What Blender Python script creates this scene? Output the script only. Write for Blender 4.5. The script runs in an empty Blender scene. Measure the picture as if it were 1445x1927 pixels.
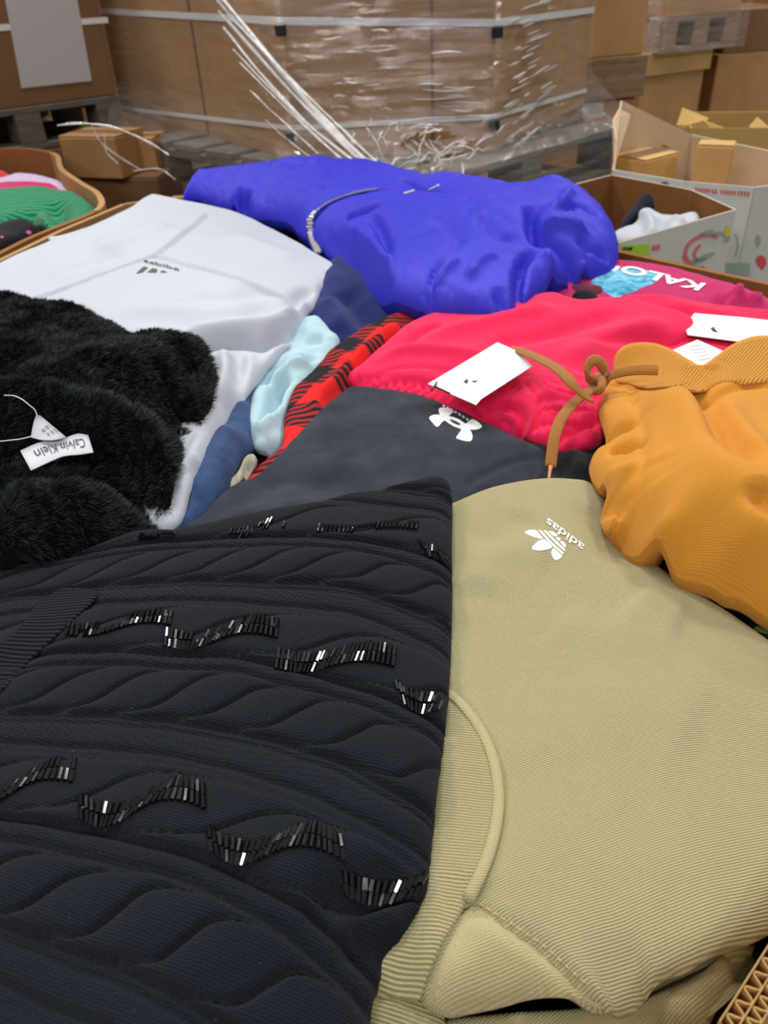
import bpy, math, random
import numpy as np
from mathutils import Vector, Matrix
from mathutils.geometry import delaunay_2d_cdt, tessellate_polygon

sc = bpy.context.scene
COL = sc.collection
random.seed(5)
RNG = np.random.default_rng(5)

# ---------------------------------------------------------------- camera, world, lamps, exposure
FPX, CX, CY = 1480.0, 722.5, 963.5
TILT, ROLL = math.radians(34.8), math.radians(3.0)
CAM = np.array([0.0, 0.0, 0.45])
FW = np.array([0, math.cos(TILT), -math.sin(TILT)])
_d0 = np.array([0, -math.sin(TILT), -math.cos(TILT)])
_r0 = np.array([1.0, 0, 0])
RT = math.cos(ROLL) * _r0 + math.sin(ROLL) * _d0
DN = -math.sin(ROLL) * _r0 + math.cos(ROLL) * _d0
cam = bpy.data.cameras.new('camera')
cam.sensor_fit = 'VERTICAL'
cam.sensor_height = 24.0
cam.sensor_width = 18.0
cam.lens = 24.0 * FPX / 1927.0
cam.clip_start = 0.02
cam.dof.use_dof = True
cam.dof.focus_distance = 0.66
cam.dof.aperture_fstop = cam.lens / 3.1
co = bpy.data.objects.new('camera', cam)
COL.objects.link(co)
co.matrix_world = Matrix(((RT[0], -DN[0], -FW[0], CAM[0]), (RT[1], -DN[1], -FW[1], CAM[1]),
                          (RT[2], -DN[2], -FW[2], CAM[2]), (0, 0, 0, 1)))
sc.camera = co

wd = bpy.data.worlds.new('warehouse_air')
sc.world = wd
wd.use_nodes = True
wd.node_tree.nodes['Background'].inputs[0].default_value = (0.93, 0.96, 1.0, 1)
wd.node_tree.nodes['Background'].inputs[1].default_value = 0.23

def lamp(x, y, z, sx, sy, power):
    li = bpy.data.lights.new('high_bay_lamp', 'AREA')
    li.shape = 'RECTANGLE'
    li.size, li.size_y = sx, sy
    li.energy = power
    li.color = (1.0, 0.97, 0.92)
    o = bpy.data.objects.new('high_bay_lamp', li)
    COL.objects.link(o)
    o.location = (x, y, z)
for lx in (-4.2, -0.6, 3.0):
    for ly, pw in ((-4.6, 130), (2.4, 110), (6.4, 160)):
        lamp(lx, ly, 4.6, 1.3, 0.45, pw)

sc.view_settings.view_transform = 'Standard'
sc.view_settings.look = 'None'
sc.view_settings.gamma = 1.0
sc.view_settings.use_curve_mapping = False
sc.view_settings.exposure = 0.0

# ---------------------------------------------------------------- small maths
def ray(px, py):
    px = np.asarray(px, float); py = np.asarray(py, float)
    return FPX * FW + (px - CX)[..., None] * RT + (py - CY)[..., None] * DN
def at(px, py, z=0.0):
    v = ray(px, py)
    return CAM + v * ((np.asarray(z, float) - CAM[2]) / v[..., 2])[..., None]
def aty(px, py, y):
    v = ray(px, py)
    return CAM + v * (y / v[..., 1])[..., None]

_perm = np.random.default_rng(11).permutation(256)
_perm = np.concatenate([_perm, _perm])
_ang = np.random.default_rng(12).uniform(0, 2 * np.pi, 256)
_gx, _gy = np.cos(_ang), np.sin(_ang)
def perlin(x, y):
    xi = np.floor(x).astype(int); yi = np.floor(y).astype(int)
    xf = x - xi; yf = y - yi
    u = xf**3 * (xf * (xf * 6 - 15) + 10); v = yf**3 * (yf * (yf * 6 - 15) + 10)
    def g(a, b):
        h = _perm[(_perm[(xi + a) & 255] + yi + b) & 255]
        return _gx[h] * (xf - a) + _gy[h] * (yf - b)
    n0 = g(0, 0) + u * (g(1, 0) - g(0, 0))
    n1 = g(0, 1) + u * (g(1, 1) - g(0, 1))
    return n0 + v * (n1 - n0)
def fbm(x, y, oct=3, seed=0.0):
    s = 0; a = 1.0
    for i in range(oct):
        s = s + a * perlin(x * 2**i + seed + 17.3 * i, y * 2**i - seed * 1.7 + 5.1 * i)
        a *= 0.5
    return s
def smooth(t):
    t = np.clip(t, 0, 1)
    return t * t * (3 - 2 * t)

def catmull(P, n=7, closed=False, corner=None):
    P = np.asarray(P, float); m = len(P); out = []
    segs = m if closed else m - 1
    for i in range(segs):
        p1 = P[i]; p2 = P[(i + 1) % m]
        p0 = P[i - 1] if (closed or i > 0) else p1
        p3 = P[(i + 2) % m] if (closed or i + 2 < m) else p2
        c1 = corner is not None and corner[i]; c2 = corner is not None and corner[(i + 1) % m]
        L = np.linalg.norm((p2 - p1)[:2]) + 1e-9
        m1 = (p2 - p0) / 2; m2 = (p3 - p1) / 2
        for mm in (m1, m2):
            l = np.linalg.norm(mm[:2])
            if l > 1.0 * L: mm *= 1.0 * L / l
        if c1: m1 = (p2 - p1) * 0.5
        if c2: m2 = (p2 - p1) * 0.5
        for k in range(n):
            t = k / n
            out.append((2*t**3 - 3*t**2 + 1) * p1 + (t**3 - 2*t**2 + t) * m1 + (-2*t**3 + 3*t**2) * p2 + (t**3 - t**2) * m2)
    if not closed: out.append(P[-1])
    return np.array(out)
def resample(P, step, closed=False):
    Q = np.vstack([P, P[:1]]) if closed else P
    s = np.concatenate([[0], np.cumsum(np.linalg.norm(np.diff(Q[:, :2], axis=0), axis=1))])
    n = max(3, int(round(s[-1] / step)))
    t = np.linspace(0, s[-1], n + 1)
    if closed: t = t[:-1]
    return np.stack([np.interp(t, s, Q[:, k]) for k in range(Q.shape[1])], 1)
def segdist(P, A, B, signed=False):
    """distance of points P to the segments A-B; also nearest segment, its parameter, and signed side."""
    N = len(P); d = np.empty(N); idx = np.empty(N, int); tt = np.empty(N); sd = np.empty(N)
    AB = B - A; L2 = (AB**2).sum(1) + 1e-15
    ch = max(1, int(3e6 // len(A)))
    for s in range(0, N, ch):
        p = P[s:s + ch]
        dx = p[:, None, 0] - A[None, :, 0]; dy = p[:, None, 1] - A[None, :, 1]
        t = np.clip((dx * AB[:, 0] + dy * AB[:, 1]) / L2, 0, 1)
        ex = dx - t * AB[:, 0]; ey = dy - t * AB[:, 1]
        q = ex * ex + ey * ey
        i = q.argmin(1); r = np.arange(len(p))
        d[s:s + ch] = np.sqrt(q[r, i]); idx[s:s + ch] = i; tt[s:s + ch] = t[r, i]
        sd[s:s + ch] = np.sign(AB[i, 0] * dy[r, i] - AB[i, 1] * dx[r, i])
    return d, idx, tt, sd
def inside(P, Q):
    c = np.zeros(len(P), bool); n = len(Q)
    for i in range(n):
        a = Q[i]; b = Q[(i + 1) % n]
        m = (a[1] > P[:, 1]) != (b[1] > P[:, 1])
        if not m.any(): continue
        c[m] ^= P[m, 0] < (b[0] - a[0]) * (P[m, 1] - a[1]) / (b[1] - a[1]) + a[0]
    return c

class RBF:
    def __init__(s, xy, z, lam=2e-4):
        xy = np.asarray(xy, float); z = np.asarray(z, float)
        s.c = xy.mean(0); s.s = max(np.ptp(xy[:, 0]), np.ptp(xy[:, 1])) + 1e-9
        s.p = (xy - s.c) / s.s; n = len(z)
        K = s.k(s.p) + lam * np.eye(n)
        T = np.c_[np.ones(n), s.p]
        M = np.block([[K, T], [T.T, np.zeros((3, 3))]])
        s.w = np.linalg.lstsq(M, np.r_[z, 0, 0, 0], rcond=None)[0]
    def k(s, q):
        r2 = ((q[:, None, :] - s.p[None])**2).sum(2)
        return 0.5 * r2 * np.log(r2 + 1e-12)
    def __call__(s, x, y):
        q = (np.c_[np.ravel(x), np.ravel(y)] - s.c) / s.s
        out = np.empty(len(q))
        for i in range(0, len(q), 20000):
            b = q[i:i + 20000]
            out[i:i + 20000] = s.k(b) @ s.w[:-3] + np.c_[np.ones(len(b)), b] @ s.w[-3:]
        return out.reshape(np.shape(x))

# ---------------------------------------------------------------- materials
def lin(c):
    return tuple(((v / 255 / 12.92) if v / 255 <= 0.04045 else ((v / 255 + 0.055) / 1.055)**2.4) for v in c)
class NT:
    def __init__(s, name):
        s.m = bpy.data.materials.new(name); s.m.use_nodes = True
        s.t = s.m.node_tree; s.b = s.t.nodes['Principled BSDF']; s.out = s.t.nodes['Material Output']
    def n(s, ty, **kw):
        nd = s.t.nodes.new(ty)
        for k, v in kw.items():
            if k.startswith('i_'): nd.inputs[int(k[2:])].default_value = v
            else: setattr(nd, k, v)
        return nd
    def l(s, a, b): s.t.links.new(a, b)
    def math(s, op, a, b=None, c=None):
        nd = s.n('ShaderNodeMath', operation=op)
        for i, v in enumerate((a, b, c)):
            if v is None: continue
            if isinstance(v, (int, float)): nd.inputs[i].default_value = v
            else: s.l(v, nd.inputs[i])
        return nd.outputs[0]
    def uv(s): return s.n('ShaderNodeTexCoord').outputs['UV']
    def obj(s): return s.n('ShaderNodeTexCoord').outputs['Object']
    def noise(s, vec, scale, detail=2, rough=0.5, dist=0.0):
        nd = s.n('ShaderNodeTexNoise'); nd.inputs['Scale'].default_value = scale
        nd.inputs['Detail'].default_value = detail; nd.inputs['Roughness'].default_value = rough
        nd.inputs['Distortion'].default_value = dist
        s.l(vec, nd.inputs['Vector']); return nd.outputs[0]
    def ramp(s, fac, stops):
        nd = s.n('ShaderNodeValToRGB'); e = nd.color_ramp.elements
        while len(e) < len(stops): e.new(0.5)
        for k, (p, c) in enumerate(stops):
            e[k].position = p; e[k].color = (*c[:3], 1)
        s.l(fac, nd.inputs[0]); return nd.outputs[0]
    def mix(s, fac, a, b):
        nd = s.n('ShaderNodeMix', data_type='RGBA')
        if isinstance(fac, (int, float)): nd.inputs[0].default_value = fac
        else: s.l(fac, nd.inputs[0])
        for i, v in ((6, a), (7, b)):
            if isinstance(v, tuple): nd.inputs[i].default_value = (*v[:3], 1)
            else: s.l(v, nd.inputs[i])
        return nd.outputs[2]
    def bump(s, h, dist, strength=1.0):
        nd = s.n('ShaderNodeBump'); nd.inputs['Distance'].default_value = dist
        nd.inputs['Strength'].default_value = strength
        s.l(h, nd.inputs['Height']); s.l(nd.outputs[0], s.b.inputs['Normal']); return nd
    def wave(s, uv, ang, period, warp=None):
        d = s.n('ShaderNodeVectorMath', operation='DOT_PRODUCT')
        s.l(uv, d.inputs[0]); k = 2 * math.pi / period
        d.inputs[1].default_value = (math.cos(ang) * k, math.sin(ang) * k, 0)
        v = d.outputs['Value']
        if warp is not None: v = s.math('ADD', v, warp)
        return s.math('SINE', v)

def fabric(name, c, rough=0.9, sheen=0.25, waves=(), fine=900, bump=0.0004, var=0.12, groove_shade=0.0, spec=0.25, lint=0.0, soft=0):
    """cloth: waves are (angle, period in m, weight); groove paints the shade of yarn valleys into the colour; soft adds a broad uneven dye."""
    q = NT(name); uv = q.uv(); col = lin(c)
    nz = q.noise(uv, fine, 3, 0.6)
    h = q.math('MULTIPLY', nz, 0.8)
    base = q.mix(nz, tuple(v * (1 - var) for v in col), tuple(min(1, v * (1 + var)) for v in col))
    if waves:
        wn = q.math('MULTIPLY', q.noise(uv, 60, 2), 3.0)
        tot = None
        for a, p, w in waves:
            t = q.math('MULTIPLY', q.wave(uv, a, p, wn), w)
            tot = t if tot is None else q.math('ADD', tot, t)
        h = q.math('ADD', h, tot)
        if groove_shade > 0:
            f = q.math('MULTIPLY', q.math('SUBTRACT', 0.3, tot), groove_shade)
            f.node.use_clamp = True
            base = q.mix(f, base, tuple(v * 0.35 for v in col))  # shade between the yarns, mixed into the base colour
    if soft:
        f = q.ramp(q.noise(uv, soft, 3, 0.6), [(0.35, (0, 0, 0)), (0.7, (1, 1, 1))])
        base = q.mix(f, base, tuple(min(1, v * 1.7 + 0.01) for v in col))
    if lint > 0:
        f = q.ramp(q.noise(uv, 420, 1, 0.5), [(0.74, (0, 0, 0)), (0.8, (1, 1, 1))])
        base = q.mix(q.math('MULTIPLY', f, lint), base, (0.5, 0.5, 0.52))
    q.l(base, q.b.inputs['Base Color'])
    q.b.inputs['Roughness'].default_value = rough
    q.b.inputs['Specular IOR Level'].default_value = spec
    q.b.inputs['Sheen Weight'].default_value = sheen
    q.b.inputs['Sheen Roughness'].default_value = 0.5
    q.bump(h, bump)
    return q.m
def plain(name, c, rough=0.5, metal=0.0, spec=0.5, var=0.06, scale=40, bump=0.0):
    q = NT(name); o = q.obj(); col = lin(c)
    nz = q.noise(o, scale, 4, 0.6)
    q.l(q.mix(nz, tuple(v * (1 - var) for v in col), tuple(min(1, v * (1 + var)) for v in col)), q.b.inputs['Base Color'])
    q.b.inputs['Roughness'].default_value = rough; q.b.inputs['Metallic'].default_value = metal
    q.b.inputs['Specular IOR Level'].default_value = spec
    if bump: q.bump(nz, bump)
    return q.m
def cardboard(name, c, var=0.14, streak=0.25):
    q = NT(name); o = q.obj(); col = lin(c)
    mp = q.n('ShaderNodeMapping'); mp.inputs['Scale'].default_value = (1, 1, 0.06); q.l(o, mp.inputs['Vector'])
    a = q.noise(mp.outputs[0], 28, 3, 0.6)
    b = q.noise(o, 5, 4, 0.6)
    f = q.math('ADD', q.math('MULTIPLY', a, streak), q.math('MULTIPLY', b, 1 - streak))
    q.l(q.ramp(f, [(0.3, tuple(v * (1 - var) for v in col)), (0.7, tuple(min(1, v * (1 + var)) for v in col))]), q.b.inputs['Base Color'])
    q.b.inputs['Roughness'].default_value = 0.75; q.b.inputs['Specular IOR Level'].default_value = 0.25
    q.bump(a, 0.0006)
    return q.m
def wood(name, c):
    q = NT(name); o = q.obj(); col = lin(c)
    mp = q.n('ShaderNodeMapping'); mp.inputs['Scale'].default_value = (2, 2, 30); q.l(o, mp.inputs['Vector'])
    a = q.noise(mp.outputs[0], 4, 4, 0.6, 0.6)
    q.l(q.ramp(a, [(0.3, tuple(v * 0.6 for v in col)), (0.7, tuple(min(1, v * 1.25) for v in col))]), q.b.inputs['Base Color'])
    q.b.inputs['Roughness'].default_value = 0.85
    q.bump(a, 0.001)
    return q.m

A0 = 0.0
HALF = math.pi / 2
M = {}
M['olive'] = fabric('olive_fleece', (208, 198, 150), waves=((HALF, 0.00155, 0.8), (0.0, 0.0012, 0.3)), bump=0.0005, groove_shade=0.62, var=0.16, sheen=0.1)
M['olive_plain'] = fabric('olive_jersey', (200, 190, 142), waves=((HALF + 0.5, 0.0015, 0.5), (0.4, 0.0013, 0.4)), bump=0.0004, groove_shade=0.3, var=0.1, sheen=0.1)
M['olive_rib'] = fabric('olive_rib', (200, 190, 142), waves=((HALF, 0.0021, 0.9), (0.0, 0.0013, 0.3)), bump=0.0006, groove_shade=0.5, var=0.1, sheen=0.1)
M['sweater'] = fabric('navy_wool', (27, 30, 40), waves=((HALF, 0.0019, 0.16), (0.0, 0.0016, 0.12)), bump=0.0013, groove_shade=0.25, var=0.6, fine=620, sheen=0.06, lint=0.12, spec=0.1)
M['sweater_rib'] = fabric('navy_wool_rib', (27, 30, 40), waves=((HALF, 0.0042, 1.0), (0.0, 0.0016, 0.2)), bump=0.0011, groove_shade=0.35, var=0.4, fine=800, sheen=0.06, spec=0.1)
M['fur'] = fabric('black_plush', (10, 12, 13), sheen=0.05, bump=0.001, fine=300, spec=0.1)
M['white'] = fabric('white_jersey', (186, 192, 203), rough=0.6, sheen=0.1, fine=1500, bump=0.00012, var=0.02, spec=0.35)
M['blue'] = fabric('blue_nylon', (48, 48, 196), rough=0.6, sheen=0.0, fine=500, bump=0.00025, var=0.06, spec=0.3)
M['navy'] = fabric('navy_fleece', (20, 36, 100), waves=((HALF, 0.004, 0.5),), bump=0.0006, sheen=0.15)
M['ice'] = fabric('pale_blue_fleece', (174, 204, 214), sheen=0.05, fine=500, bump=0.0005, var=0.05)
M['steel'] = fabric('steel_blue_fleece', (44, 66, 104), sheen=0.05, fine=250, bump=0.0005, var=0.22, soft=30)
M['charcoal'] = fabric('charcoal_jersey', (36, 41, 51), rough=0.85, sheen=0.03, fine=1200, bump=0.0002, var=0.12, soft=14, spec=0.2)
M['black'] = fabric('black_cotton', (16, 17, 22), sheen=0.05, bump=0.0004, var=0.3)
M['red'] = fabric('raspberry_fleece', (224, 24, 78), sheen=0.1, fine=600, bump=0.0003, var=0.07)
M['magenta'] = fabric('magenta_cotton', (188, 40, 100), sheen=0.1, fine=600, bump=0.0003, var=0.08)
M['orange'] = fabric('mustard_jersey', (222, 150, 48), waves=((0.15, 0.0009, 0.5), (HALF + 0.15, 0.001, 0.4)), bump=0.0002, groove_shade=0.25, var=0.1, sheen=0.1)
M['orange_rib'] = fabric('mustard_rib', (222, 152, 52), waves=((0.0, 0.0034, 1.0),), bump=0.0008, groove_shade=0.3, var=0.08, sheen=0.1)
M['cord'] = fabric('mustard_braid', (200, 128, 34), waves=((0.0, 0.0016, 0.8), (0.9, 0.0012, 0.4)), bump=0.0005, groove_shade=0.35, var=0.12)
M['green'] = fabric('green_knit', (12, 138, 92), waves=((0.5, 0.012, 0.9),), bump=0.002, groove_shade=0.3, fine=160, var=0.25)
M['lavender'] = fabric('lavender_fleece', (212, 190, 226), sheen=0.2)
M['scarlet'] = fabric('scarlet_cotton', (225, 24, 26))
M['beige'] = fabric('beige_cord', (176, 170, 150), waves=((0, 0.005, 0.6),), bump=0.001)
M['paper'] = plain('white_card', (226, 228, 232), rough=0.6, var=0.01)
M['greypaper'] = plain('grey_label_paper', (186, 184, 184), rough=0.6, var=0.04)
M['printwhite'] = plain('white_print', (238, 244, 244), rough=0.6, var=0.01)
M['printdark'] = plain('dark_print', (66, 72, 76), rough=0.6, var=0.2)
M['ink'] = plain('black_ink', (28, 28, 32), rough=0.6, var=0.2)
M['satin'] = fabric('white_satin', (205, 206, 216), rough=0.45, waves=((0, 0.0006, 0.5),), bump=0.0001, var=0.03)
M['bead'] = plain('jet_glass', (9, 9, 11), rough=0.12, spec=0.9, var=0.0)
M['thread'] = plain('white_thread', (225, 225, 228), rough=0.6)
M['metal'] = plain('zip_metal', (205, 200, 192), rough=0.35, metal=0.35)
M['blacktape'] = fabric('dark_zip_tape', (46, 44, 150), waves=((0, 0.002, 0.6),))
M['kraft'] = cardboard('kraft_board', (174, 134, 88))
M['kraft_mid'] = cardboard('kraft_board_load', (166, 126, 82))
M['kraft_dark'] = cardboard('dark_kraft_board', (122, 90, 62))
M['kraft_in'] = cardboard('kraft_board_lining', (140, 92, 50))
M['kraft_pale'] = cardboard('pale_kraft_board', (206, 166, 106))
M['kraft_yellow'] = cardboard('yellow_kraft_board', (190, 154, 92))
M['buff'] = cardboard('buff_board', (208, 184, 150), var=0.06)
M['whiteboard'] = cardboard('white_lined_board', (204, 204, 198), var=0.05)
M['wood'] = wood('pallet_wood', (140, 112, 82))
M['woodgrey'] = wood('grey_pallet_wood', (104, 96, 88))
M['strap'] = plain('white_poly_strap', (222, 222, 220), rough=0.4)
M['clip'] = plain('black_plastic', (24, 25, 30), rough=0.4)
M['fruitred'] = plain('faded_red_print', (208, 120, 116), rough=0.7)
M['fruitgreen'] = plain('faded_green_print', (150, 172, 158), rough=0.7)
M['strawberry'] = plain('berry_red_print', (206, 84, 88), rough=0.7)
M['limelabel'] = plain('lime_label', (168, 214, 52), rough=0.5)
M['yellowprint'] = plain('yellow_print', (226, 196, 62), rough=0.6)
M['leafgreen'] = plain('leaf_green_print', (84, 120, 44), rough=0.8)
M['pinkprint'] = plain('pink_print', (196, 92, 160), rough=0.8)
M['aglet'] = plain('copper_aglet', (206, 130, 78), rough=0.35)

def plaid_mat():
    q = NT('buffalo_plaid'); uv = q.uv(); sp = q.n('ShaderNodeSeparateXYZ'); q.l(uv, sp.inputs[0])
    P = 0.098
    def band(v):
        f = q.math('FRACT', q.math('DIVIDE', q.math('ADD', v, 10.0), P))
        return q.math('GREATER_THAN', f, 0.5)
    a, b = band(sp.outputs[0]), band(sp.outputs[1])
    s = q.math('ADD', a, b)
    tw = q.math('GREATER_THAN', q.wave(uv, 0.62, 0.0105), 0.05)
    half = q.math('MULTIPLY', q.math('COMPARE', s, 1.0, 0.2), tw)
    dark = q.math('ADD', half, q.math('GREATER_THAN', s, 1.5))
    dark.node.use_clamp = True
    nz = q.noise(uv, 700, 2)
    red = q.mix(nz, lin((214, 34, 36)), lin((235, 50, 48)))
    mid = q.mix(q.math('COMPARE', s, 1.0, 0.2), red, lin((168, 44, 48)))
    q.l(q.mix(dark, mid, lin((42, 40, 44))), q.b.inputs['Base Color'])
    q.b.inputs['Roughness'].default_value = 0.95; q.b.inputs['Specular IOR Level'].default_value = 0.1
    q.bump(nz, 0.0004)
    return q.m
M['plaid'] = plaid_mat()

def film_mat(name, low, high, rough=0.12, scale=(1.2, 1.2, 14), bump=0.02):
    q = NT(name); o = q.obj()
    mp = q.n('ShaderNodeMapping'); mp.inputs['Scale'].default_value = scale; q.l(o, mp.inputs['Vector'])
    a = q.noise(mp.outputs[0], 5, 5, 0.65, 0.4)
    tr = q.n('ShaderNodeBsdfTransparent')
    gl = q.n('ShaderNodeBsdfGlossy'); gl.inputs['Roughness'].default_value = rough; gl.inputs['Color'].default_value = (1, 1, 1, 1)
    df = q.n('ShaderNodeBsdfDiffuse'); df.inputs['Color'].default_value = (0.92, 0.91, 0.9, 1)
    bm = q.n('ShaderNodeBump'); bm.inputs['Distance'].default_value = bump; q.l(a, bm.inputs['Height']); q.l(bm.outputs[0], gl.inputs['Normal'])
    m1 = q.n('ShaderNodeMixShader'); m1.inputs[0].default_value = 0.3; q.l(gl.outputs[0], m1.inputs[1]); q.l(df.outputs[0], m1.inputs[2])
    m2 = q.n('ShaderNodeMixShader')
    f = q.n('ShaderNodeMapRange'); q.l(a, f.inputs[0])
    f.inputs[1].default_value = 0.35; f.inputs[2].default_value = 0.75; f.inputs[3].default_value = low; f.inputs[4].default_value = high
    q.l(f.outputs[0], m2.inputs[0]); q.l(tr.outputs[0], m2.inputs[1]); q.l(m1.outputs[0], m2.inputs[2])
    q.l(m2.outputs[0], q.out.inputs['Surface'])
    return q.m
M['film'] = film_mat('stretch_film', 0.06, 0.26)
M['filmfold'] = film_mat('gathered_film', 0.5, 0.9, rough=0.18, scale=(30, 30, 30), bump=0.003)

# ---------------------------------------------------------------- object helpers
ORG = {}
def tag(o, label=None, cat=None, group=None, kind=None):
    if label: o['label'] = label
    if cat: o['category'] = cat
    if group: o['group'] = group
    if kind: o['kind'] = kind
    return o
def link(name, V, F, mat, parent=None, uv=None, shade=True, origin=None):
    V = np.asarray(V, float)
    if origin is None:
        origin = np.array([(V[:, 0].min() + V[:, 0].max()) / 2, (V[:, 1].min() + V[:, 1].max()) / 2, V[:, 2].min()])
    me = bpy.data.meshes.new(name)
    me.from_pydata((V - origin).tolist(), [], F if isinstance(F, list) else F.tolist())
    if uv is not None:
        ul = me.uv_layers.new(name='uv')
        li = np.empty(len(me.loops), int); me.loops.foreach_get('vertex_index', li)
        ul.data.foreach_set('uv', np.asarray(uv, float)[li].ravel())
    if shade: me.polygons.foreach_set('use_smooth', [True] * len(me.polygons))
    me.materials.append(mat)
    o = bpy.data.objects.new(name, me)
    COL.objects.link(o)
    if parent is not None:
        o.parent = parent
        o.location = origin - ORG[parent.name]
    else:
        o.location = origin
    ORG[o.name] = origin
    return o
def empty(name, loc, label=None, cat=None, group=None, kind=None):
    o = bpy.data.objects.new(name, None)
    COL.objects.link(o); o.location = loc; o.empty_display_size = 0.05
    ORG[o.name] = np.array(loc, float)
    return tag(o, label, cat, group, kind)

class Cloth:
    """a garment lying in the heap: outline (px, py, z[, rz[, 'c']]) unprojected to its own height, a smooth
    carried surface through the control heights, a rolled edge, and folds laid along polylines."""
    def __init__(s, outline, ctrl=(), world=False, rz=0.012, ratio=1.5, step=0.006, feats=(), noise=(0, 20, 0), rot=None, lam=2e-4, gain=1.6, sharp=1.0):
        s.sharp = sharp
        s.gain = gain
        s.rz, s.ratio, s.step, s.noise = rz, ratio, step, noise
        pts, cor = [], []
        for p in outline:
            r = p[3] if len(p) > 3 and p[3] is not None else rz
            w = np.array(p[:3]) if world else at(p[0], p[1], p[2] - r)
            pts.append((w[0], w[1], p[2], r)); cor.append(len(p) > 4)
        P = np.array(pts)
        cs = [at(a, b, c) for a, b, c in ctrl]
        s.base = RBF(np.vstack([P[:, :2]] + ([np.array(cs)[:, :2]] if cs else [])), np.r_[P[:, 2], [c[2] for c in ctrl]], lam)
        B = resample(catmull(P, 8, True, cor), step, True)
        if 0.5 * np.sum(B[:, 0] * np.roll(B[:, 1], -1) - np.roll(B[:, 0], -1) * B[:, 1]) < 0: B = B[::-1]
        s.B = B[:, :2]; s.brz = B[:, 3]
        s.feats = []
        for f in feats: s.feats.append(s.prep(f))
        if rot is None: s.R = (1.0, 0.0)
        else:
            a = s.pxl([rot[0], rot[1]], s.base)[:, :2]; d = a[1] - a[0]; d /= np.linalg.norm(d); s.R = tuple(d)
    def pxl(s, pts, zf):
        """pixels to points on the height function zf, by marching down the view ray"""
        P = np.asarray(pts, float)[:, :2]
        zs = np.linspace(0.25, -0.3, 111)
        X = at(P[:, None, 0], P[:, None, 1], zs[None, :])
        d = X[..., 2] - zf(X[..., 0], X[..., 1])
        neg = d <= 0
        i = np.where(neg.any(1), neg.argmax(1), 110); i = np.maximum(i, 1); r = np.arange(len(P))
        a, b = d[r, i - 1], d[r, i]
        t = np.where(np.abs(a - b) > 1e-9, a / (a - b + 1e-12), 0.5)
        z = zs[i - 1] + np.clip(t, 0, 1) * (zs[i] - zs[i - 1])
        return at(P[:, 0], P[:, 1], z)
    def prep(s, f):
        k = f[0]
        if k in ('crease', 'step'):
            w = s.pxl(f[1], s.base)[:, :2]
            return (k, resample(catmull(w, 6), 0.006)) + tuple(f[2:])
        if k == 'reg':
            w = s.pxl(f[1], s.base)[:, :2]
            return (k, resample(catmull(w, 6, True), 0.008, True)) + tuple(f[2:])
        if k == 'blob':
            w = s.pxl([(f[1], f[2])], s.base)[0, :2]
            return (k, w) + tuple(f[3:])
        return f
    def uvmap(s, x, y):
        c, n = s.R
        return np.stack([x * c + y * n, -x * n + y * c], -1)
    def edge(s, P):
        d, i, t, _ = segdist(P, s.B, np.roll(s.B, -1, 0))
        j = (i + 1) % len(s.B)
        return d, s.brz[i] * (1 - t) + s.brz[j] * t
    def top(s, x, y):
        sh = np.shape(x); x = np.ravel(x); y = np.ravel(y)
        z = s.base(x, y); P = np.c_[x, y]
        for f in s.feats:
            k = f[0]
            if k == 'crease':
                L, w, amp = f[1], f[2], f[3] * s.gain
                lo, hi = L.min(0) - 3 * w, L.max(0) + 3 * w
                m = ((P > lo) & (P < hi)).all(1)
                if m.any():
                    d, i, t, _ = segdist(P[m], L[:-1], L[1:])
                    u = (i + t) / (len(L) - 1)
                    tp = np.ones_like(u) if len(f) > 4 and f[4] == 'full' else smooth(np.minimum(u, 1 - u) / 0.22)
                    z[m] += amp * np.exp(-(d / (w * s.sharp))**2) * tp
            elif k == 'step':
                L, amp, fall, soft = f[1], f[2], f[3], f[4]
                R = fall * 3.5
                m = ((P > L.min(0) - R) & (P < L.max(0) + R)).all(1)
                if m.any():
                    d, i, t, sd = segdist(P[m], L[:-1], L[1:]); sd = sd * d
                    u = (i + t) / (len(L) - 1)
                    tp = smooth(np.minimum(u, 1 - u) / 0.2)
                    z[m] += amp * tp * smooth(sd / soft + 0.5) * np.exp(-np.maximum(sd, 0) / fall)
            elif k == 'reg':
                L, amp, soft = f[1], f[2], f[3]
                d, i, t, _ = segdist(P, L, np.roll(L, -1, 0))
                sd = np.where(inside(P, L), d, -d)
                z += amp * smooth(sd / soft + 0.5)
            elif k == 'blob':
                c, rx, ry, rot, amp = f[1:6]
                a = math.radians(rot); dx = x - c[0]; dy = y - c[1]
                p = (dx * math.cos(a) + dy * math.sin(a)) / rx; q = (-dx * math.sin(a) + dy * math.cos(a)) / ry
                z += amp * np.exp(-(p * p + q * q))
            elif k == 'fn':
                z += f[1](x, y)
        a, sc_, sd_ = s.noise
        if a: z += a * fbm(x * sc_, y * sc_, 3, sd_)
        return z.reshape(sh)
    def surf(s, x, y):
        sh = np.shape(x); x = np.ravel(x); y = np.ravel(y)
        z = s.top(x, y); P = np.c_[x, y]
        d, rz = s.edge(P); r = rz * s.ratio
        ins = inside(P, s.B); d = np.where(ins, d, 0)
        q = np.clip(1 - d / r, 0, 1)
        return (z - rz * (1 - np.sqrt(np.maximum(0, 1 - q * q)))).reshape(sh)
    def on(s, pts, off=0.0):
        w = s.pxl(pts, s.surf); w[:, 2] += off
        return w
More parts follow.
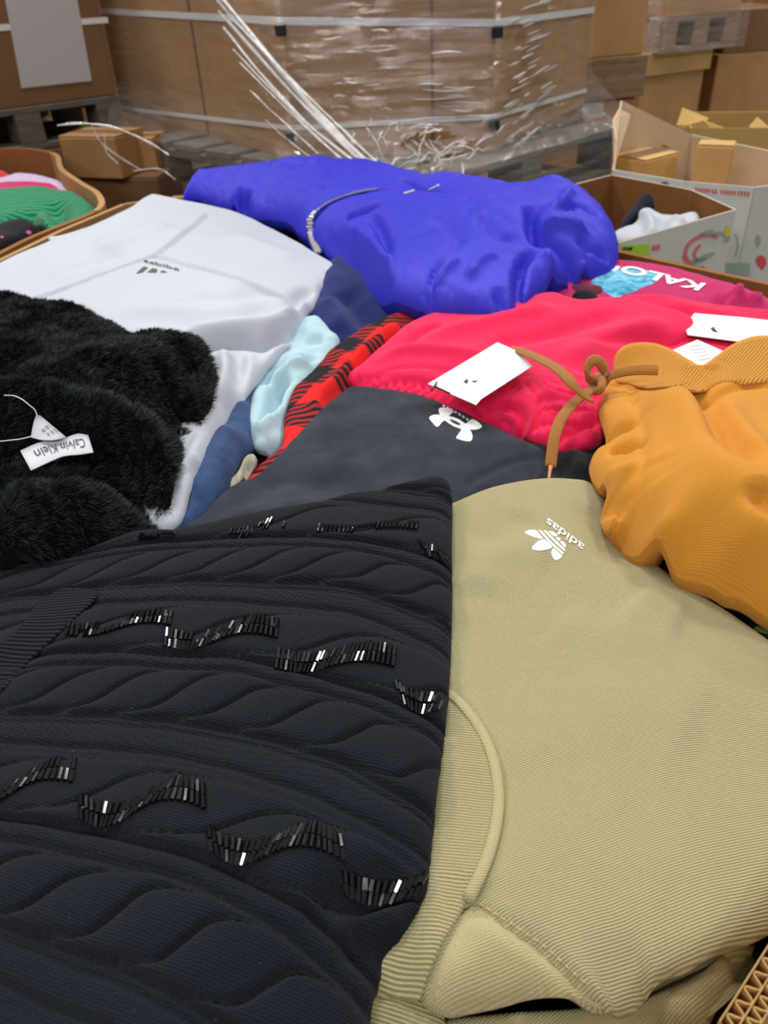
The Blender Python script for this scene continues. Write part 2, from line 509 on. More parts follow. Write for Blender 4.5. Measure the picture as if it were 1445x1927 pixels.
    def build(s, name, mat, parent=None, label=None, cat=None, group=None, kind=None):
        B = s.B; n = len(B)
        lo, hi = B.min(0), B.max(0); st = s.step
        gx = np.arange(lo[0], hi[0], st); gy = np.arange(lo[1], hi[1], st * 0.866)
        X, Y = np.meshgrid(gx, gy); X = X + (np.arange(len(gy)) % 2)[:, None] * st / 2
        P = np.c_[X.ravel(), Y.ravel()]
        P = P[inside(P, B)]
        d, _, _, _ = segdist(P, B, np.roll(B, -1, 0))
        r0 = s.brz.max() * s.ratio
        T = np.roll(B, -1, 0) - np.roll(B, 1, 0); T /= np.linalg.norm(T, axis=1)[:, None] + 1e-12
        Nin = np.c_[-T[:, 1], T[:, 0]]
        extra = []
        for f in (0.035, 0.13, 0.3, 0.55):
            Q = B + Nin * (f * s.brz * s.ratio)[:, None]
            dd, _, _, _ = segdist(Q, B, np.roll(B, -1, 0))
            extra.append(Q[(dd > 0.8 * f * s.brz * s.ratio) & inside(Q, B)])
        P = P[d > min(st * 0.6, 0.3 * r0)]
        allp = np.vstack([B, P] + extra)
        vs = [Vector(p) for p in allp.tolist()]
        ed = [(i, (i + 1) % n) for i in range(n)]
        ov, oe, of, _, _, _ = delaunay_2d_cdt(vs, ed, [], 1, 1e-6)
        V2 = np.array([(v.x, v.y) for v in ov]); F = [list(f) for f in of]
        z = s.surf(V2[:, 0], V2[:, 1])
        V = np.c_[V2, z]
        # the turned-under edge
        zb = s.top(B[:, 0], B[:, 1]) - s.brz
        base = len(V); rings = []
        for k in range(0, 4):
            a = k / 3 * math.pi / 2
            q = B + Nin * (s.brz * (1 - math.cos(a)))[:, None]
            rings.append(np.c_[q, zb - s.brz * math.sin(a)])
        V = np.vstack([V] + rings)
        for k in range(3):
            for i in range(n):
                j = (i + 1) % n
                a0 = base + k * n
                F.append([a0 + i, a0 + n + i, a0 + n + j, a0 + j])
        uv = s.uvmap(V[:, 0], V[:, 1])
        o = link(name, V, F, mat, parent, uv)
        s.obj = o
        return tag(o, label, cat, group, kind)

def decal(name, cl, polys, mat, parent, off=0.0006, res=0.004, holes=()):
    """a printed or welded shape: px polygons laid on cloth cl, with a little thickness"""
    V, F, UV = [], [], []
    for poly in polys:
        w = cl.on(poly)[:, :2]
        w = resample(w, res, True) if len(poly) < 60 else w
        add_flat(V, F, w, lambda x, y: cl.surf(x, y) + off, res, off + 0.0008)
    V = np.vstack(V)
    return link(name, V, F, mat, parent, cl.uvmap(V[:, 0], V[:, 1]), shade=False)
def add_flat(V, F, w, zf, res, thick):
    n = len(w); base = sum(len(v) for v in V)
    lo, hi = w.min(0), w.max(0)
    X, Y = np.meshgrid(np.arange(lo[0], hi[0], res), np.arange(lo[1], hi[1], res))
    P = np.c_[X.ravel(), Y.ravel()]; P = P[inside(P, w)] if len(P) else P
    if len(P):
        d, _, _, _ = segdist(P, w, np.roll(w, -1, 0)); P = P[d > res * 0.4]
    allp = np.vstack([w, P]) if len(P) else w
    ov, _, of, _, _, _ = delaunay_2d_cdt([Vector(p) for p in allp.tolist()], [(i, (i + 1) % n) for i in range(n)], [], 1, 1e-7)
    a = np.array([(v.x, v.y) for v in ov]); z = zf(a[:, 0], a[:, 1])
    V.append(np.c_[a, z]); F += [[base + i for i in f] for f in of]
    k = base + len(a); zb = zf(w[:, 0], w[:, 1])
    V.append(np.c_[w, zb]); V.append(np.c_[w, zb - thick])
    F += [[k + i, k + n + i, k + n + (i + 1) % n, k + (i + 1) % n] for i in range(n)]

def text_polys(txt, res=4, bold=0.0):
    """2D triangles of a line of type (x right, y up, cap height about 0.7)"""
    cu = bpy.data.curves.new('type', 'FONT'); cu.body = txt; cu.resolution_u = res; cu.offset = bold
    o = bpy.data.objects.new('type', cu); COL.objects.link(o)
    dg = bpy.context.evaluated_depsgraph_get()
    me = bpy.data.meshes.new_from_object(o.evaluated_get(dg))
    v = np.array([(p.co.x, p.co.y) for p in me.vertices]); f = [list(p.vertices) for p in me.polygons]
    bpy.data.objects.remove(o); bpy.data.meshes.remove(me); bpy.data.curves.remove(cu)
    v[:, 0] -= v[:, 0].min()
    return v, f
def text_on(name, cl, txt, p0, p1, up, mat, parent, off=0.0009, bold=0.0):
    """type along the px baseline p0-p1, up = px vector of one unit x-height direction"""
    v, f = text_polys(txt, 4, bold)
    W = v[:, 0].max(); H = v[:, 1].max()
    p0 = np.array(p0, float); p1 = np.array(p1, float); up = np.array(up, float)
    px = p0 + (p1 - p0) * (v[:, :1] / W) + up * (v[:, 1:] / H)
    w = cl.on(px)
    w[:, 2] = cl.surf(w[:, 0], w[:, 1]) + off
    return link(name, w, f, mat, parent, shade=False)
def text_plane(name, txt, o0, ux, uy, mat, parent, off, bold=0.0):
    """type on a flat 3-D face: origin o0, ux = full width vector, uy = full height vector"""
    v, f = text_polys(txt, 3, bold)
    v = v / np.array([v[:, 0].max(), v[:, 1].max()])
    w = np.array(o0) + v[:, :1] * np.array(ux) + v[:, 1:] * np.array(uy) + np.array(off)
    return link(name, w, f, mat, parent, shade=False)

def tube(P, r, n=6, taper=None):
    P = np.asarray(P, float); m = len(P); V = []; F = []
    T = np.gradient(P, axis=0); T /= np.linalg.norm(T, axis=1)[:, None] + 1e-12
    up = np.array([0, 0, 1.0])
    for i in range(m):
        a = np.cross(T[i], up)
        if np.linalg.norm(a) < 0.1: a = np.cross(T[i], [1.0, 0, 0])
        a /= np.linalg.norm(a); b = np.cross(a, T[i])
        ri = r if taper is None else r * taper[i]
        for k in range(n):
            t = 2 * math.pi * k / n
            V.append(P[i] + ri * (a * math.cos(t) + b * math.sin(t)))
    for i in range(m - 1):
        for k in range(n):
            F.append([i * n + k, i * n + (k + 1) % n, (i + 1) * n + (k + 1) % n, (i + 1) * n + k])
    F.append(list(range(n))[::-1]); F.append([(m - 1) * n + k for k in range(n)])
    return V, F
def ribbon(P, width, thick, side=None, twist=None):
    """flat braid: P path, side = vectors across"""
    P = np.asarray(P, float); m = len(P); V = []; F = []; UV = []
    T = np.gradient(P, axis=0); T /= np.linalg.norm(T, axis=1)[:, None] + 1e-12
    s = np.concatenate([[0], np.cumsum(np.linalg.norm(np.diff(P, axis=0), axis=1))])
    prof = [(-1, 0), (-0.75, 1), (0.75, 1), (1, 0), (0.75, -1), (-0.75, -1)]
    for i in range(m):
        up = np.array([0, 0, 1.0])
        a = np.cross(T[i], up); a /= np.linalg.norm(a) + 1e-9
        b = np.cross(a, T[i])
        if twist is not None:
            c, n_ = math.cos(twist[i]), math.sin(twist[i]); a, b = a * c + b * n_, b * c - a * n_
        for x, y in prof:
            V.append(P[i] + a * x * width / 2 + b * y * thick / 2); UV.append((x * width / 2, s[i]))
    for i in range(m - 1):
        for k in range(6):
            F.append([i * 6 + k, i * 6 + (k + 1) % 6, (i + 1) * 6 + (k + 1) % 6, (i + 1) * 6 + k])
    F.append([0, 1, 2, 3, 4, 5][::-1]); F.append([(m - 1) * 6 + k for k in range(6)])
    return V, F, UV

def hexa(p, q, depth, z0, z1):
    """box on the ground line p-q (front, left to right), going back by depth"""
    p = np.array(p[:2], float); q = np.array(q[:2], float); d = q - p; nb = np.array([-d[1], d[0]]) / np.linalg.norm(d)
    c = [p, q, q + nb * depth, p + nb * depth]
    V = [(*a, z0) for a in c] + [(*a, z1) for a in c]
    F = [[3, 2, 1, 0], [4, 5, 6, 7], [0, 1, 5, 4], [1, 2, 6, 5], [2, 3, 7, 6], [3, 0, 4, 7]]
    return V, F
def bevel_obj(o, w=0.004, seg=2):
    m = o.modifiers.new('edge', 'BEVEL'); m.width = w; m.segments = seg; m.limit_method = 'ANGLE'
    return o
def box(name, p, q, depth, z0, z1, mat, parent=None, bev=0.004):
    V, F = hexa(p, q, depth, z0, z1)
    o = link(name, V, F, mat, parent, shade=False)
    if bev: bevel_obj(o, bev, 1)
    return o
def panel(name, xy, ztop, zbot, thick, mat, parent=None, closed=False, steps=1):
    """an upright board following the plan polyline xy"""
    xy = np.asarray(xy, float); n = len(xy)
    zt = np.broadcast_to(np.asarray(ztop, float), (n,)); zb = np.broadcast_to(np.asarray(zbot, float), (n,))
    T = np.gradient(xy, axis=0); T /= np.linalg.norm(T, axis=1)[:, None]
    N = np.c_[-T[:, 1], T[:, 0]] * thick
    V = []
    for i in range(n):
        V += [(*xy[i], zb[i]), (*xy[i], zt[i]), (*(xy[i] + N[i]), zt[i]), (*(xy[i] + N[i]), zb[i])]
    F = []
    for i in range(n - 1):
        for k in range(4):
            a = i * 4 + k; b = i * 4 + (k + 1) % 4
            F.append([a, b, b + 4, a + 4])
    F.append([3, 2, 1, 0]); F.append([(n - 1) * 4 + k for k in range(4)])
    o = link(name, V, F, mat, parent, shade=False)
    return o
def pallet(p, q, depth, z1, mat, label, group, name='pallet', nboards=7):
    """wooden pallet whose deck top is at z1, front edge p-q"""
    p = np.array(p[:2], float); q = np.array(q[:2], float); L = np.linalg.norm(q - p); e = (q - p) / L; nb = np.array([-e[1], e[0]])
    t = empty(name, (*(p + q) / 2 + nb * depth / 2, z1 - 0.135), label, 'pallet', group)
    w = depth / (nboards + (nboards - 1) * 0.35)
    for k in range(nboards):
        a = p + nb * (k * w * 1.35)
        box('deck_board', a, a + e * L, w, z1 - 0.02, z1, mat, t, 0.002)
    for s in (0.0, 0.5, 1.0):
        a = p + e * (s * (L - 0.09))
        for u in (0.0, 0.5, 1.0):
            c = a + nb * (u * (depth - 0.12))
            box('block', c, c + e * 0.09, 0.12, z1 - 0.115, z1 - 0.042, mat, t, 0.002)
        box('stringer_board', a, a + e * 0.09, depth, z1 - 0.042, z1 - 0.0202, mat, t, 0.002)
    for u in (0.0, 0.5, 1.0):
        c = p + nb * (u * (depth - 0.1))
        box('bottom_board', c, c + e * L, 0.1, z1 - 0.135, z1 - 0.1152, mat, t, 0.002)
    return t
FLOOR = -1.08

# ================================================================ the setting
Vf, Ff = hexa((-8, -6), (8, -6), 16, FLOOR - 0.1, FLOOR)
tag(link('floor', Vf, Ff, plain('sealed_concrete', (120, 118, 114), rough=0.5, var=0.12, scale=3), shade=False), kind='structure')

for nm, a, b in (('wall_back', (-8, 9.8), (8, 9.8)), ):
    Vf, Ff = hexa(a, b, 0.2, FLOOR, 5.5)
    tag(link(nm, Vf, Ff, plain('painted_block', (150, 150, 148), rough=0.8, var=0.05, scale=2), shade=False), kind='structure')
def offset_poly(P, d):
    P = np.asarray(P, float); n = len(P); out = []
    for i in range(n):
        a, b, c = P[i - 1], P[i], P[(i + 1) % n]
        e1 = (b - a) / np.linalg.norm(b - a); e2 = (c - b) / np.linalg.norm(c - b)
        n1 = np.array([e1[1], -e1[0]]); n2 = np.array([e2[1], -e2[0]])
        m = (n1 + n2); m /= max(0.3, m @ m / 2) * 1.0
        out.append(b + m * d)
    return np.array(out)

# ---- the bulk bin the clothes lie in (outline counter-clockwise seen from above)
BIN = np.array([(0.153, 0.172), (0.199, 0.213), (0.44, 0.42), (0.66, 0.80), tuple(at(1560, 562, 0.0)[:2]), tuple(at(1445, 536, 0.0)[:2]), tuple(at(1160, 476, 0.0)[:2]), (0.36, 1.62),
                (0.12, 1.84), (-0.22, 1.965), (-0.45, 1.985), (-0.56, 1.925), (-0.635, 1.70), (-0.705, 1.51), (-0.75, 1.2), (-0.76, 0.6),
                (-0.56, 0.2), (-0.2, 0.06), (0.07, 0.09)])
BINZ = np.array([0.012, 0.010, 0, 0, 0.002, 0, 0.002, 0.0, 0, 0.01, 0.015, 0.02, 0.025, 0.02, 0.02, 0.0, -0.02, -0.02, 0.0])
bin_ = empty('bulk_bin', (0, 1.0, FLOOR), 'open brown corrugated bin heaped with clothes, its cut edge showing at lower right', 'bulk bin')
for i0, i1 in ((2, 4), (4, 7), (7, 9), (9, 11), (11, 13), (13, 15), (15, 17), (17, 18)):
    panel('side_panel', BIN[i0:i1 + 1], BINZ[i0:i1 + 1], FLOOR + 0.002, -0.012, M['kraft'] if i0 in (9, 11, 13) else M['kraft_in'], bin_)
panel('side_panel', np.vstack([BIN[18], BIN[0]]), [0.0, 0.012], FLOOR + 0.002, -0.012, M['kraft_in'], bin_)
# the cut corner: three liners with two fluted layers between them
seg = resample(np.vstack([BIN[0], BIN[1], BIN[2]]), 0.004); segz = np.interp(np.linspace(0, 1, len(seg)), [0, 0.18, 1], [0.012, 0.01, 0])
Ts = np.gradient(seg, axis=0); Ts /= np.linalg.norm(Ts, axis=1)[:, None]; Ns = np.c_[Ts[:, 1], -Ts[:, 0]]
for dd in (0.0, 0.0075, 0.0145):
    panel('liner', seg + Ns * dd, segz, FLOOR + 0.002, -0.0008, M['kraft'], bin_)
ss = resample(seg, 0.0009); sn = np.stack([np.interp(np.linspace(0, 1, len(ss)), np.linspace(0, 1, len(seg)), Ns[:, k]) for k in (0, 1)], 1)
sl = np.concatenate([[0], np.cumsum(np.linalg.norm(np.diff(ss, axis=0), axis=1))])
for lo, hi, per in ((0.0008, 0.0075, 0.0095), (0.0083, 0.0145, 0.0072)):
    w = (lo + hi) / 2 + (hi - lo - 0.0008) / 2 * np.clip(1.3 * np.sin(2 * np.pi * sl / per + 0.6 * np.sin(sl * 90)), -1, 1)
    panel('fluted_layer', ss + sn * w[:, None], np.interp(np.linspace(0, 1, len(ss)), np.linspace(0, 1, len(seg)), segz) - 0.0012, -0.12, -0.0007, M['kraft_pale'], bin_)

# ---- bin of clothes on the left
LB = np.array([(-0.9, 1.25), (-0.775, 1.56), (-0.715, 1.72), (-0.625, 1.88), (-0.66, 2.03), (-0.745, 2.18), (-0.855, 2.37), (-0.955, 2.61), (-1.15, 2.73), (-1.55, 2.62), (-1.9, 2.0), (-1.5, 1.25)])
LBZ = np.array([0, 0.005, 0.012, 0.02, 0.022, 0.02, 0.022, 0.025, 0.025, 0.02, 0, 0])
lb = empty('bulk_bin', (-1.2, 1.9, FLOOR), 'open brown bin with a wavy buckled rim, holding green and magenta clothes', 'bulk bin')
LBc = catmull(np.c_[np.vstack([LB, LB[:1]]), np.r_[LBZ, LBZ[0]]], 5)
for a, b in ((0, 3), (3, 7), (7, 9), (9, 12)):
    s = LBc[a * 5:b * 5 + 1]
    panel('side_panel', s[:, :2], s[:, 2], FLOOR + 0.002, -0.014, M['kraft_in'] if a != 3 else M['kraft'], lb)

# ---- the strapped, film-wrapped load in the middle
PC, PR = at(768, 350, 0.02)[:2], at(1158, 240, 0.02)[:2]
E1 = (PR - PC) / np.linalg.norm(PR - PC); NB = np.array([-E1[1], E1[0]])
pallet(PC, PC + E1 * 0.98, 1.2, 0.02, M['woodgrey'], 'grey wooden pallet under the strapped film-wrapped bin, one corner pointing forward', 'pallets under the loads')
V0, V1, V2, V3 = [at(*p, 0.022)[:2] for p in ((229, 208), (556, 300), (925, 286), (1098, 194))]
LOAD = np.array([V1, V2, V3, V3 + (-0.5, 0.55), V0 + (0.45, 0.55), V0])
ld = empty('bulk_bin', (*LOAD.mean(0), 0.0205), 'tall brown bin strapped in white and wrapped in stretch film, on a pallet', 'bulk bin')
zt = 1.0
for a, b in ((5, 0), (0, 1), (1, 2), (2, 3), (3, 4), (4, 5)):
    panel('side_panel', np.vstack([LOAD[a], LOAD[b]]), zt, 0.0205, 0.012, M['kraft_mid'], ld)
# board seams where two sheets lap on the long sides
def lap(px, py0, V_a, V_b, name='lap_strip'):
    t = np.linspace(0, 1, 400); L = V_a + (V_b - V_a) * t[:, None]
    k = np.argmin([abs(px - (CX + FPX * ((np.r_[p, 0.15] - CAM) @ RT) / ((np.r_[p, 0.15] - CAM) @ FW))) for p in L])
    e = (V_b - V_a) / np.linalg.norm(V_b - V_a); p = L[k] - np.array([-e[1], e[0]]) * 0.005
    return panel(name, np.vstack([p - e * 0.002, p + e * 0.006]), zt, 0.025, 0.004, M['kraft_dark'], ld)
lap(812, 0, V1, V2); lap(380, 0, V0, V1)
def strap_z(px, py, p):
    return aty(px, py, p[1])[2]
OUT = offset_poly(LOAD, 0.006)
def strap(zs, w):
    s = panel('strap', np.vstack([OUT[5], OUT[0], OUT[1], OUT[2]]), np.array(zs) + w / 2, np.array(zs) - w / 2, 0.002, M['strap'], ld)
    return s
z1s = [strap_z(200, 20, V0), strap_z(549, 38, V1), strap_z(930, 43, V2), strap_z(1110, 19, V3)]
z2s = [strap_z(225, 214, V0) + 0.02, strap_z(560, 240, V1), strap_z(925, 219, V2), strap_z(1100, 170, V3)]
strap(z1s, 0.017); strap(z2s, 0.012)
for zs, vs in ((z1s, (0, 1)), (z2s, (0, 1))):
    for k in vs:
        c = OUT[k]; z = zs[k + 1]
        e = (LOAD[1] - LOAD[0]) / np.linalg.norm(LOAD[1] - LOAD[0]); n_ = np.array([e[1], -e[0]])
        a = c - e * 0.014 + n_ * 0.014
        box('corner_clip', a, a + e * 0.028, 0.012, z - 0.032, z - 0.006, M['clip'], ld, 0.003)

# stretch film round the load and down over the pallet
inner = resample(np.vstack([OUT[5], OUT[0], OUT[1], OUT[2]]), 0.014)
kk = len(inner)
pw = offset_poly(np.array([PC, PC + E1 * 0.98, PC + E1 * 0.98 + NB * 1.2, PC + NB * 1.2]), 0.012)
lft = resample(np.vstack([pw[3] + NB * 0.2, pw[0]]), 0.01); rgt = resample(np.vstack([pw[0], pw[1]]), 0.01)
mid = int(kk * 0.66)
def samp(P, n): 
    i = np.linspace(0, len(P) - 1, n); return np.stack([np.interp(i, np.arange(len(P)), P[:, k]) for k in (0, 1)], 1)
outer = np.vstack([samp(lft, mid), samp(rgt, kk - mid)])
# keep the film outside the load everywhere
rows = []
for z in np.linspace(0.98, 0.13, 62): rows.append((0.0, z))
for t in np.linspace(0.06, 1, 20): rows.append((t, 0.13 - 0.11 * t**0.8))
for z in np.linspace(0.0, -0.125, 10): rows.append((1.0, z))
Vm = []
for t, z in rows:
    p = inner * (1 - t) + outer * t
    T = np.gradient(p, axis=0); T /= np.linalg.norm(T, axis=1)[:, None] + 1e-9
    nn = np.c_[T[:, 1], -T[:, 0]]
    s = np.arange(kk) * 0.014
    w = 0.006 * fbm(s * 2.2, np.full(kk, z * 42), 3, 3.0) + 0.010 * t * (1 - t * 0.6) * fbm(s * 16 + z * 30, np.full(kk, t * 5), 2, 8.0)
    q = p + nn * (0.006 + np.abs(w))[:, None]
    dz = 0.008 * t * fbm(s * 14, np.full(kk, t * 7), 2, 1.0) if t < 1 else 0
    Vm.append(np.c_[q, np.full(kk, z) + dz])
Vm = np.vstack(Vm)
Fm = []
hc = np.array([aty(805, 262, V2[1])[0], aty(805, 262, V2[1])[2]])
for i in range(len(rows) - 1):
    for j in range(kk - 1):
        c = Vm[i * kk + j]
        if ((c[0] - hc[0]) / 0.085)**2 + ((c[2] - hc[1]) / 0.036)**2 < 1 and abs(c[1] - V2[1]) < 0.12: continue
        Fm.append([i * kk + j, (i + 1) * kk + j, (i + 1) * kk + j + 1, i * kk + j + 1])
wrap = tag(link('stretch_wrap', Vm, Fm, M['film']), 'clear shiny stretch film wound around the tall strapped bin and pallet', 'plastic film')
# gathered ropes of film running down to the pallet corner
def film_pt(px, py, yy): return aty(px, py, yy)
ropes = [((404, -20), (612, 232), (716, 322), 0.0048), ((412, 22), (600, 228), (706, 326), 0.004), ((420, 52), (560, 215), (700, 330), 0.0028),
         ((438, 92), (575, 236), (660, 318), 0.0022), ((452, 118), (560, 225), (672, 326), 0.0018), ((430, 30), (640, 240), (724, 318), 0.0026),
         ((470, 170), (545, 240), (600, 290), 0.0014), ((408, 0), (590, 200), (690, 305), 0.003), ((500, 225), (540, 262), (590, 300), 0.0012)]
for (a, m, b, r) in ropes:
    pa, pm, pb = film_pt(*a, 2.28), film_pt(*m, 2.14), film_pt(*b, 2.02)
    P = catmull([pa, pm, pb], 14)
    tt = np.linspace(0, 1, len(P))
    P = P + np.c_[0.0007 * np.sin(tt * 19 + r * 9000), np.zeros(len(P)), 0.0006 * np.sin(tt * 13 + r * 5000)]
    Vt, Ft = tube(P, r * 1.35, 6, 0.6 + 0.5 * np.abs(np.sin(tt * 9 + r * 7000)))
    link('film_rope', Vt, Ft, M['filmfold'], wrap)
for pts, r in ((((108, 236), (150, 232), (215, 240), (280, 268), (318, 292)), 0.003), (((172, 236), (190, 268), (232, 300), (262, 318)), 0.002), (((196, 250), (200, 285), (222, 308)), 0.0022), (((250, 322), (300, 318), (330, 338)), 0.002)):
    P = catmull([aty(a, b, 2.2) for a, b in pts], 8); tt = np.linspace(0, 1, len(P))
    Vt, Ft = tube(P, r, 6, 0.5 + 0.7 * np.abs(np.sin(tt * 11 + r * 3000)))
    link('film_rope', Vt, Ft, M['filmfold'], wrap)
# short creases pressed into the film
Vc, Fc = [], []
def crease_at(px, py, L, slope, r, yy):
    a = aty(px - L / 2, py - slope * L / 2, yy); b = aty(px + L / 2, py + slope * L / 2, yy)
    P = np.linspace(0, 1, 7)[:, None] * (b - a) + a
    P[:, 2] += 0.0015 * np.sin(np.linspace(0, 6, 7) + px)
    v, f = tube(P, r, 5, np.sin(np.linspace(0.25, math.pi - 0.25, 7)))
    k = sum(len(x) for x in Vc); Vc.append(np.array(v)); Fc.extend([[k + i for i in q] for q in f])
fy = V2[1] - 0.03
for px, py, L in ((715, 57, 36), (712, 95, 44), (672, 33, 22), (640, 158, 26), (660, 155, 20), (700, 160, 30), (810, 158, 48), (838, 170, 90), (832, 185, 110), (880, 192, 60), (862, 165, 60), (845, 200, 40), (868, 208, 46), (640, 180, 24), (672, 182, 16), (728, 205, 22), (840, 98, 60), (625, 72, 40), (860, 180, 40), (816, 222, 120), (905, 218, 60)):
    crease_at(px, py, L, RNG.uniform(-0.1, 0.04), RNG.uniform(0.0012, 0.0028), fy - 0.003)
e23 = (V3 - V2)
for k in range(48):
    t = RNG.uniform(0.02, 0.42); p = V2 + e23 * t; pz = RNG.uniform(0.06, 0.36)
    n3 = np.array([e23[1], -e23[0]]) / np.linalg.norm(e23) * 0.016
    L = RNG.uniform(0.05, 0.16)
    a = np.r_[p + n3, pz]; d = np.r_[e23 / np.linalg.norm(e23), 0.05] * L
    P = a + np.linspace(0, 1, 7)[:, None] * d
    v, f = tube(P, RNG.uniform(0.0016, 0.0042), 5, np.sin(np.linspace(0.25, math.pi - 0.25, 7)))
    k0 = sum(len(x) for x in Vc); Vc.append(np.array(v)); Fc.extend([[k0 + i for i in q] for q in f])
for k in range(34):   # the bunched film by the torn hole and along the pallet edge
    t = RNG.uniform(0, 0.6); p = PC + E1 * t * 0.9 - NB * -0.01
    a = np.r_[p + NB * RNG.uniform(0.02, 0.16), 0.03 + RNG.uniform(0, 0.03)]
    d = np.r_[E1, RNG.uniform(-0.1, 0.25)] * RNG.uniform(0.03, 0.14)
    P = a + np.linspace(0, 1, 6)[:, None] * d; P[:, 2] += 0.004 * np.sin(np.arange(6) * 1.7 + k)
    v, f = tube(P, RNG.uniform(0.001, 0.0028), 5, np.sin(np.linspace(0.3, math.pi - 0.3, 6)))
    k0 = sum(len(x) for x in Vc); Vc.append(np.array(v)); Fc.extend([[k0 + i for i in q] for q in f])
tag(link('film_crease', np.vstack(Vc), Fc, M['filmfold'], wrap), kind='stuff')
# crumpled blobs of film around the hole
Vb, Fb = [], []
for k in range(46):
    ang = RNG.uniform(0.2, 2 * math.pi); px = 760 + 75 * math.cos(ang) * RNG.uniform(0.7, 1.5); py = 285 + 34 * math.sin(ang) * RNG.uniform(0.8, 1.3)
    c = aty(px, py, 2.1 + RNG.uniform(-0.05, 0.04)); n0 = 7
    P = c + np.cumsum(RNG.normal(0, 0.004, (n0, 3)) + RNG.normal(0, 0.006, 3), 0)
    v, f = tube(P, RNG.uniform(0.0012, 0.0032), 5, np.sin(np.linspace(0.3, math.pi - 0.3, n0)))
    k0 = sum(len(x) for x in Vb); Vb.append(np.array(v)); Fb.extend([[k0 + i for i in q] for q in f])
tag(link('film_bunch', np.vstack(Vb), Fb, M['filmfold'], wrap), kind='stuff')

def lower_load(p, q, depth, ztop, label, mat, bot_label, inset=0.02):
    p = np.array(p[:2]); q = np.array(q[:2])
    e = (q - p) / np.linalg.norm(q - p); nb = np.array([-e[1], e[0]])
    pallet(p, q, depth, FLOOR + 0.1352, M['woodgrey'], bot_label, 'pallets on the floor')
    return carton(p + e * inset + nb * inset, q - e * inset + nb * inset, depth - 2 * inset, FLOOR + 0.1354, ztop, label, mat, 'carton')
def carton(p, q, depth, z0, z1, label, mat, name='carton', tape=True, group=None):
    """closed carton: body, two top flaps meeting over a taped seam"""
    p = np.array(p[:2], float); q = np.array(q[:2], float); L = np.linalg.norm(q - p); e = (q - p) / L; nb = np.array([-e[1], e[0]])
    V, F = hexa(p, q, depth, z0, z1 - 0.004)
    b = link(name, V, F, mat, shade=False); bevel_obj(b, 0.004, 1)
    tag(b, label, 'carton', group)
    for s in (0, 1):
        a = p + nb * (depth / 2 * s + 0.0015)
        box('top_flap', a + e * 0.001, a + e * (L - 0.001), depth / 2 - 0.003, z1 - 0.0039, z1, mat, b, 0.001)
    if tape:
        a = p + nb * (depth / 2 - 0.025)
        box('tape', a, a + e * L, 0.05, z1 + 0.0001, z1 + 0.0006, M['kraft_dark'], b, 0)
    return b
lower_load(PC + E1 * 0.03 + NB * 0.02, PC + E1 * 0.95 + NB * 0.02, 1.1, -0.1155, 'plain brown carton under the corner-forward grey pallet', M['kraft_mid'], 'floor pallet under the middle load')

# ---- left load with a blank white sheet on it
lp, lq = at(-150, 228, 0.1)[:2], at(222, 179, 0.1)[:2]
pallet(lp, lq, 0.9, 0.1, M['woodgrey'], 'dark grey pallet under the brown carton with the white sheet', 'pallets under the loads')
le = (lq - lp) / np.linalg.norm(lq - lp); ln = np.array([-le[1], le[0]])
lc = carton(lp + ln * 0.01, lq + ln * 0.01, 0.86, 0.1005, 1.0, 'dark brown carton at the left with a blank white sheet and one strap', M['kraft_dark'], 'carton')
ll = np.linalg.norm(lq - lp)
def face_pt(px, py):   # where the view ray meets the front of the left carton
    v = ray(px, py); nrm = np.r_[-ln, 0]; d0_ = (np.r_[lp + ln * 0.01, 0] - CAM) @ nrm
    return CAM + v * (d0_ / (v @ nrm))
sh = [face_pt(*p) + np.r_[-ln, 0] * 0.0034 for p in ((-2, -60), (132, -72), (172, 152), (40, 166))]
Vp = np.array(sh + [s - np.r_[-ln, 0] * 0.0006 for s in sh])
link('paper_sheet', Vp, [[3, 2, 1, 0], [4, 5, 6, 7], [0, 1, 5, 4], [1, 2, 6, 5], [2, 3, 7, 6], [3, 0, 4, 7]], M['greypaper'], lc, shade=False)
s0, s1 = face_pt(-100, 60), face_pt(203, 38)
panel('strap', np.vstack([s0[:2] - ln * 0.0012, s1[:2] - ln * 0.0012]), [s0[2] + 0.01, s1[2] + 0.01], [s0[2] - 0.008, s1[2] - 0.008], 0.0005, M['strap'], lc)
lower_load(lp - ln * 0.02, lq - ln * 0.02, 0.9, -0.0365, 'dull brown carton under the dark grey pallet at the left', M['kraft_dark'], 'floor pallet under the left load')
# ---- small cartons in the gap between the loads
gp = at(128, 335, -0.06)[:2]; gq = at(232, 338, -0.06)[:2]
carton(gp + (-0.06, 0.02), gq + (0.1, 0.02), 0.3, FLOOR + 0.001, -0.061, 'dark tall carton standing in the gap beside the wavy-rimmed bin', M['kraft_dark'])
carton(gp, gq, 0.16, -0.0602, 0.062, 'small brown carton topmost in the gap, nearest the wavy-rimmed bin', M['kraft_mid'])
gp2 = at(238, 330, -0.06)[:2] + (-0.01, 0.06); gq2 = gp2 + (0.1, -0.01)
carton(gp2, gq2, 0.13, -0.0602, 0.035, 'small orange-brown carton between the gap carton and the wrapped pallet', M['kraft'])
carton((-0.56, 2.09), (-0.27, 2.05), 0.2, FLOOR + 0.001, -0.045, 'low flat-topped carton right behind the white sweatshirt', M['kraft_mid'])

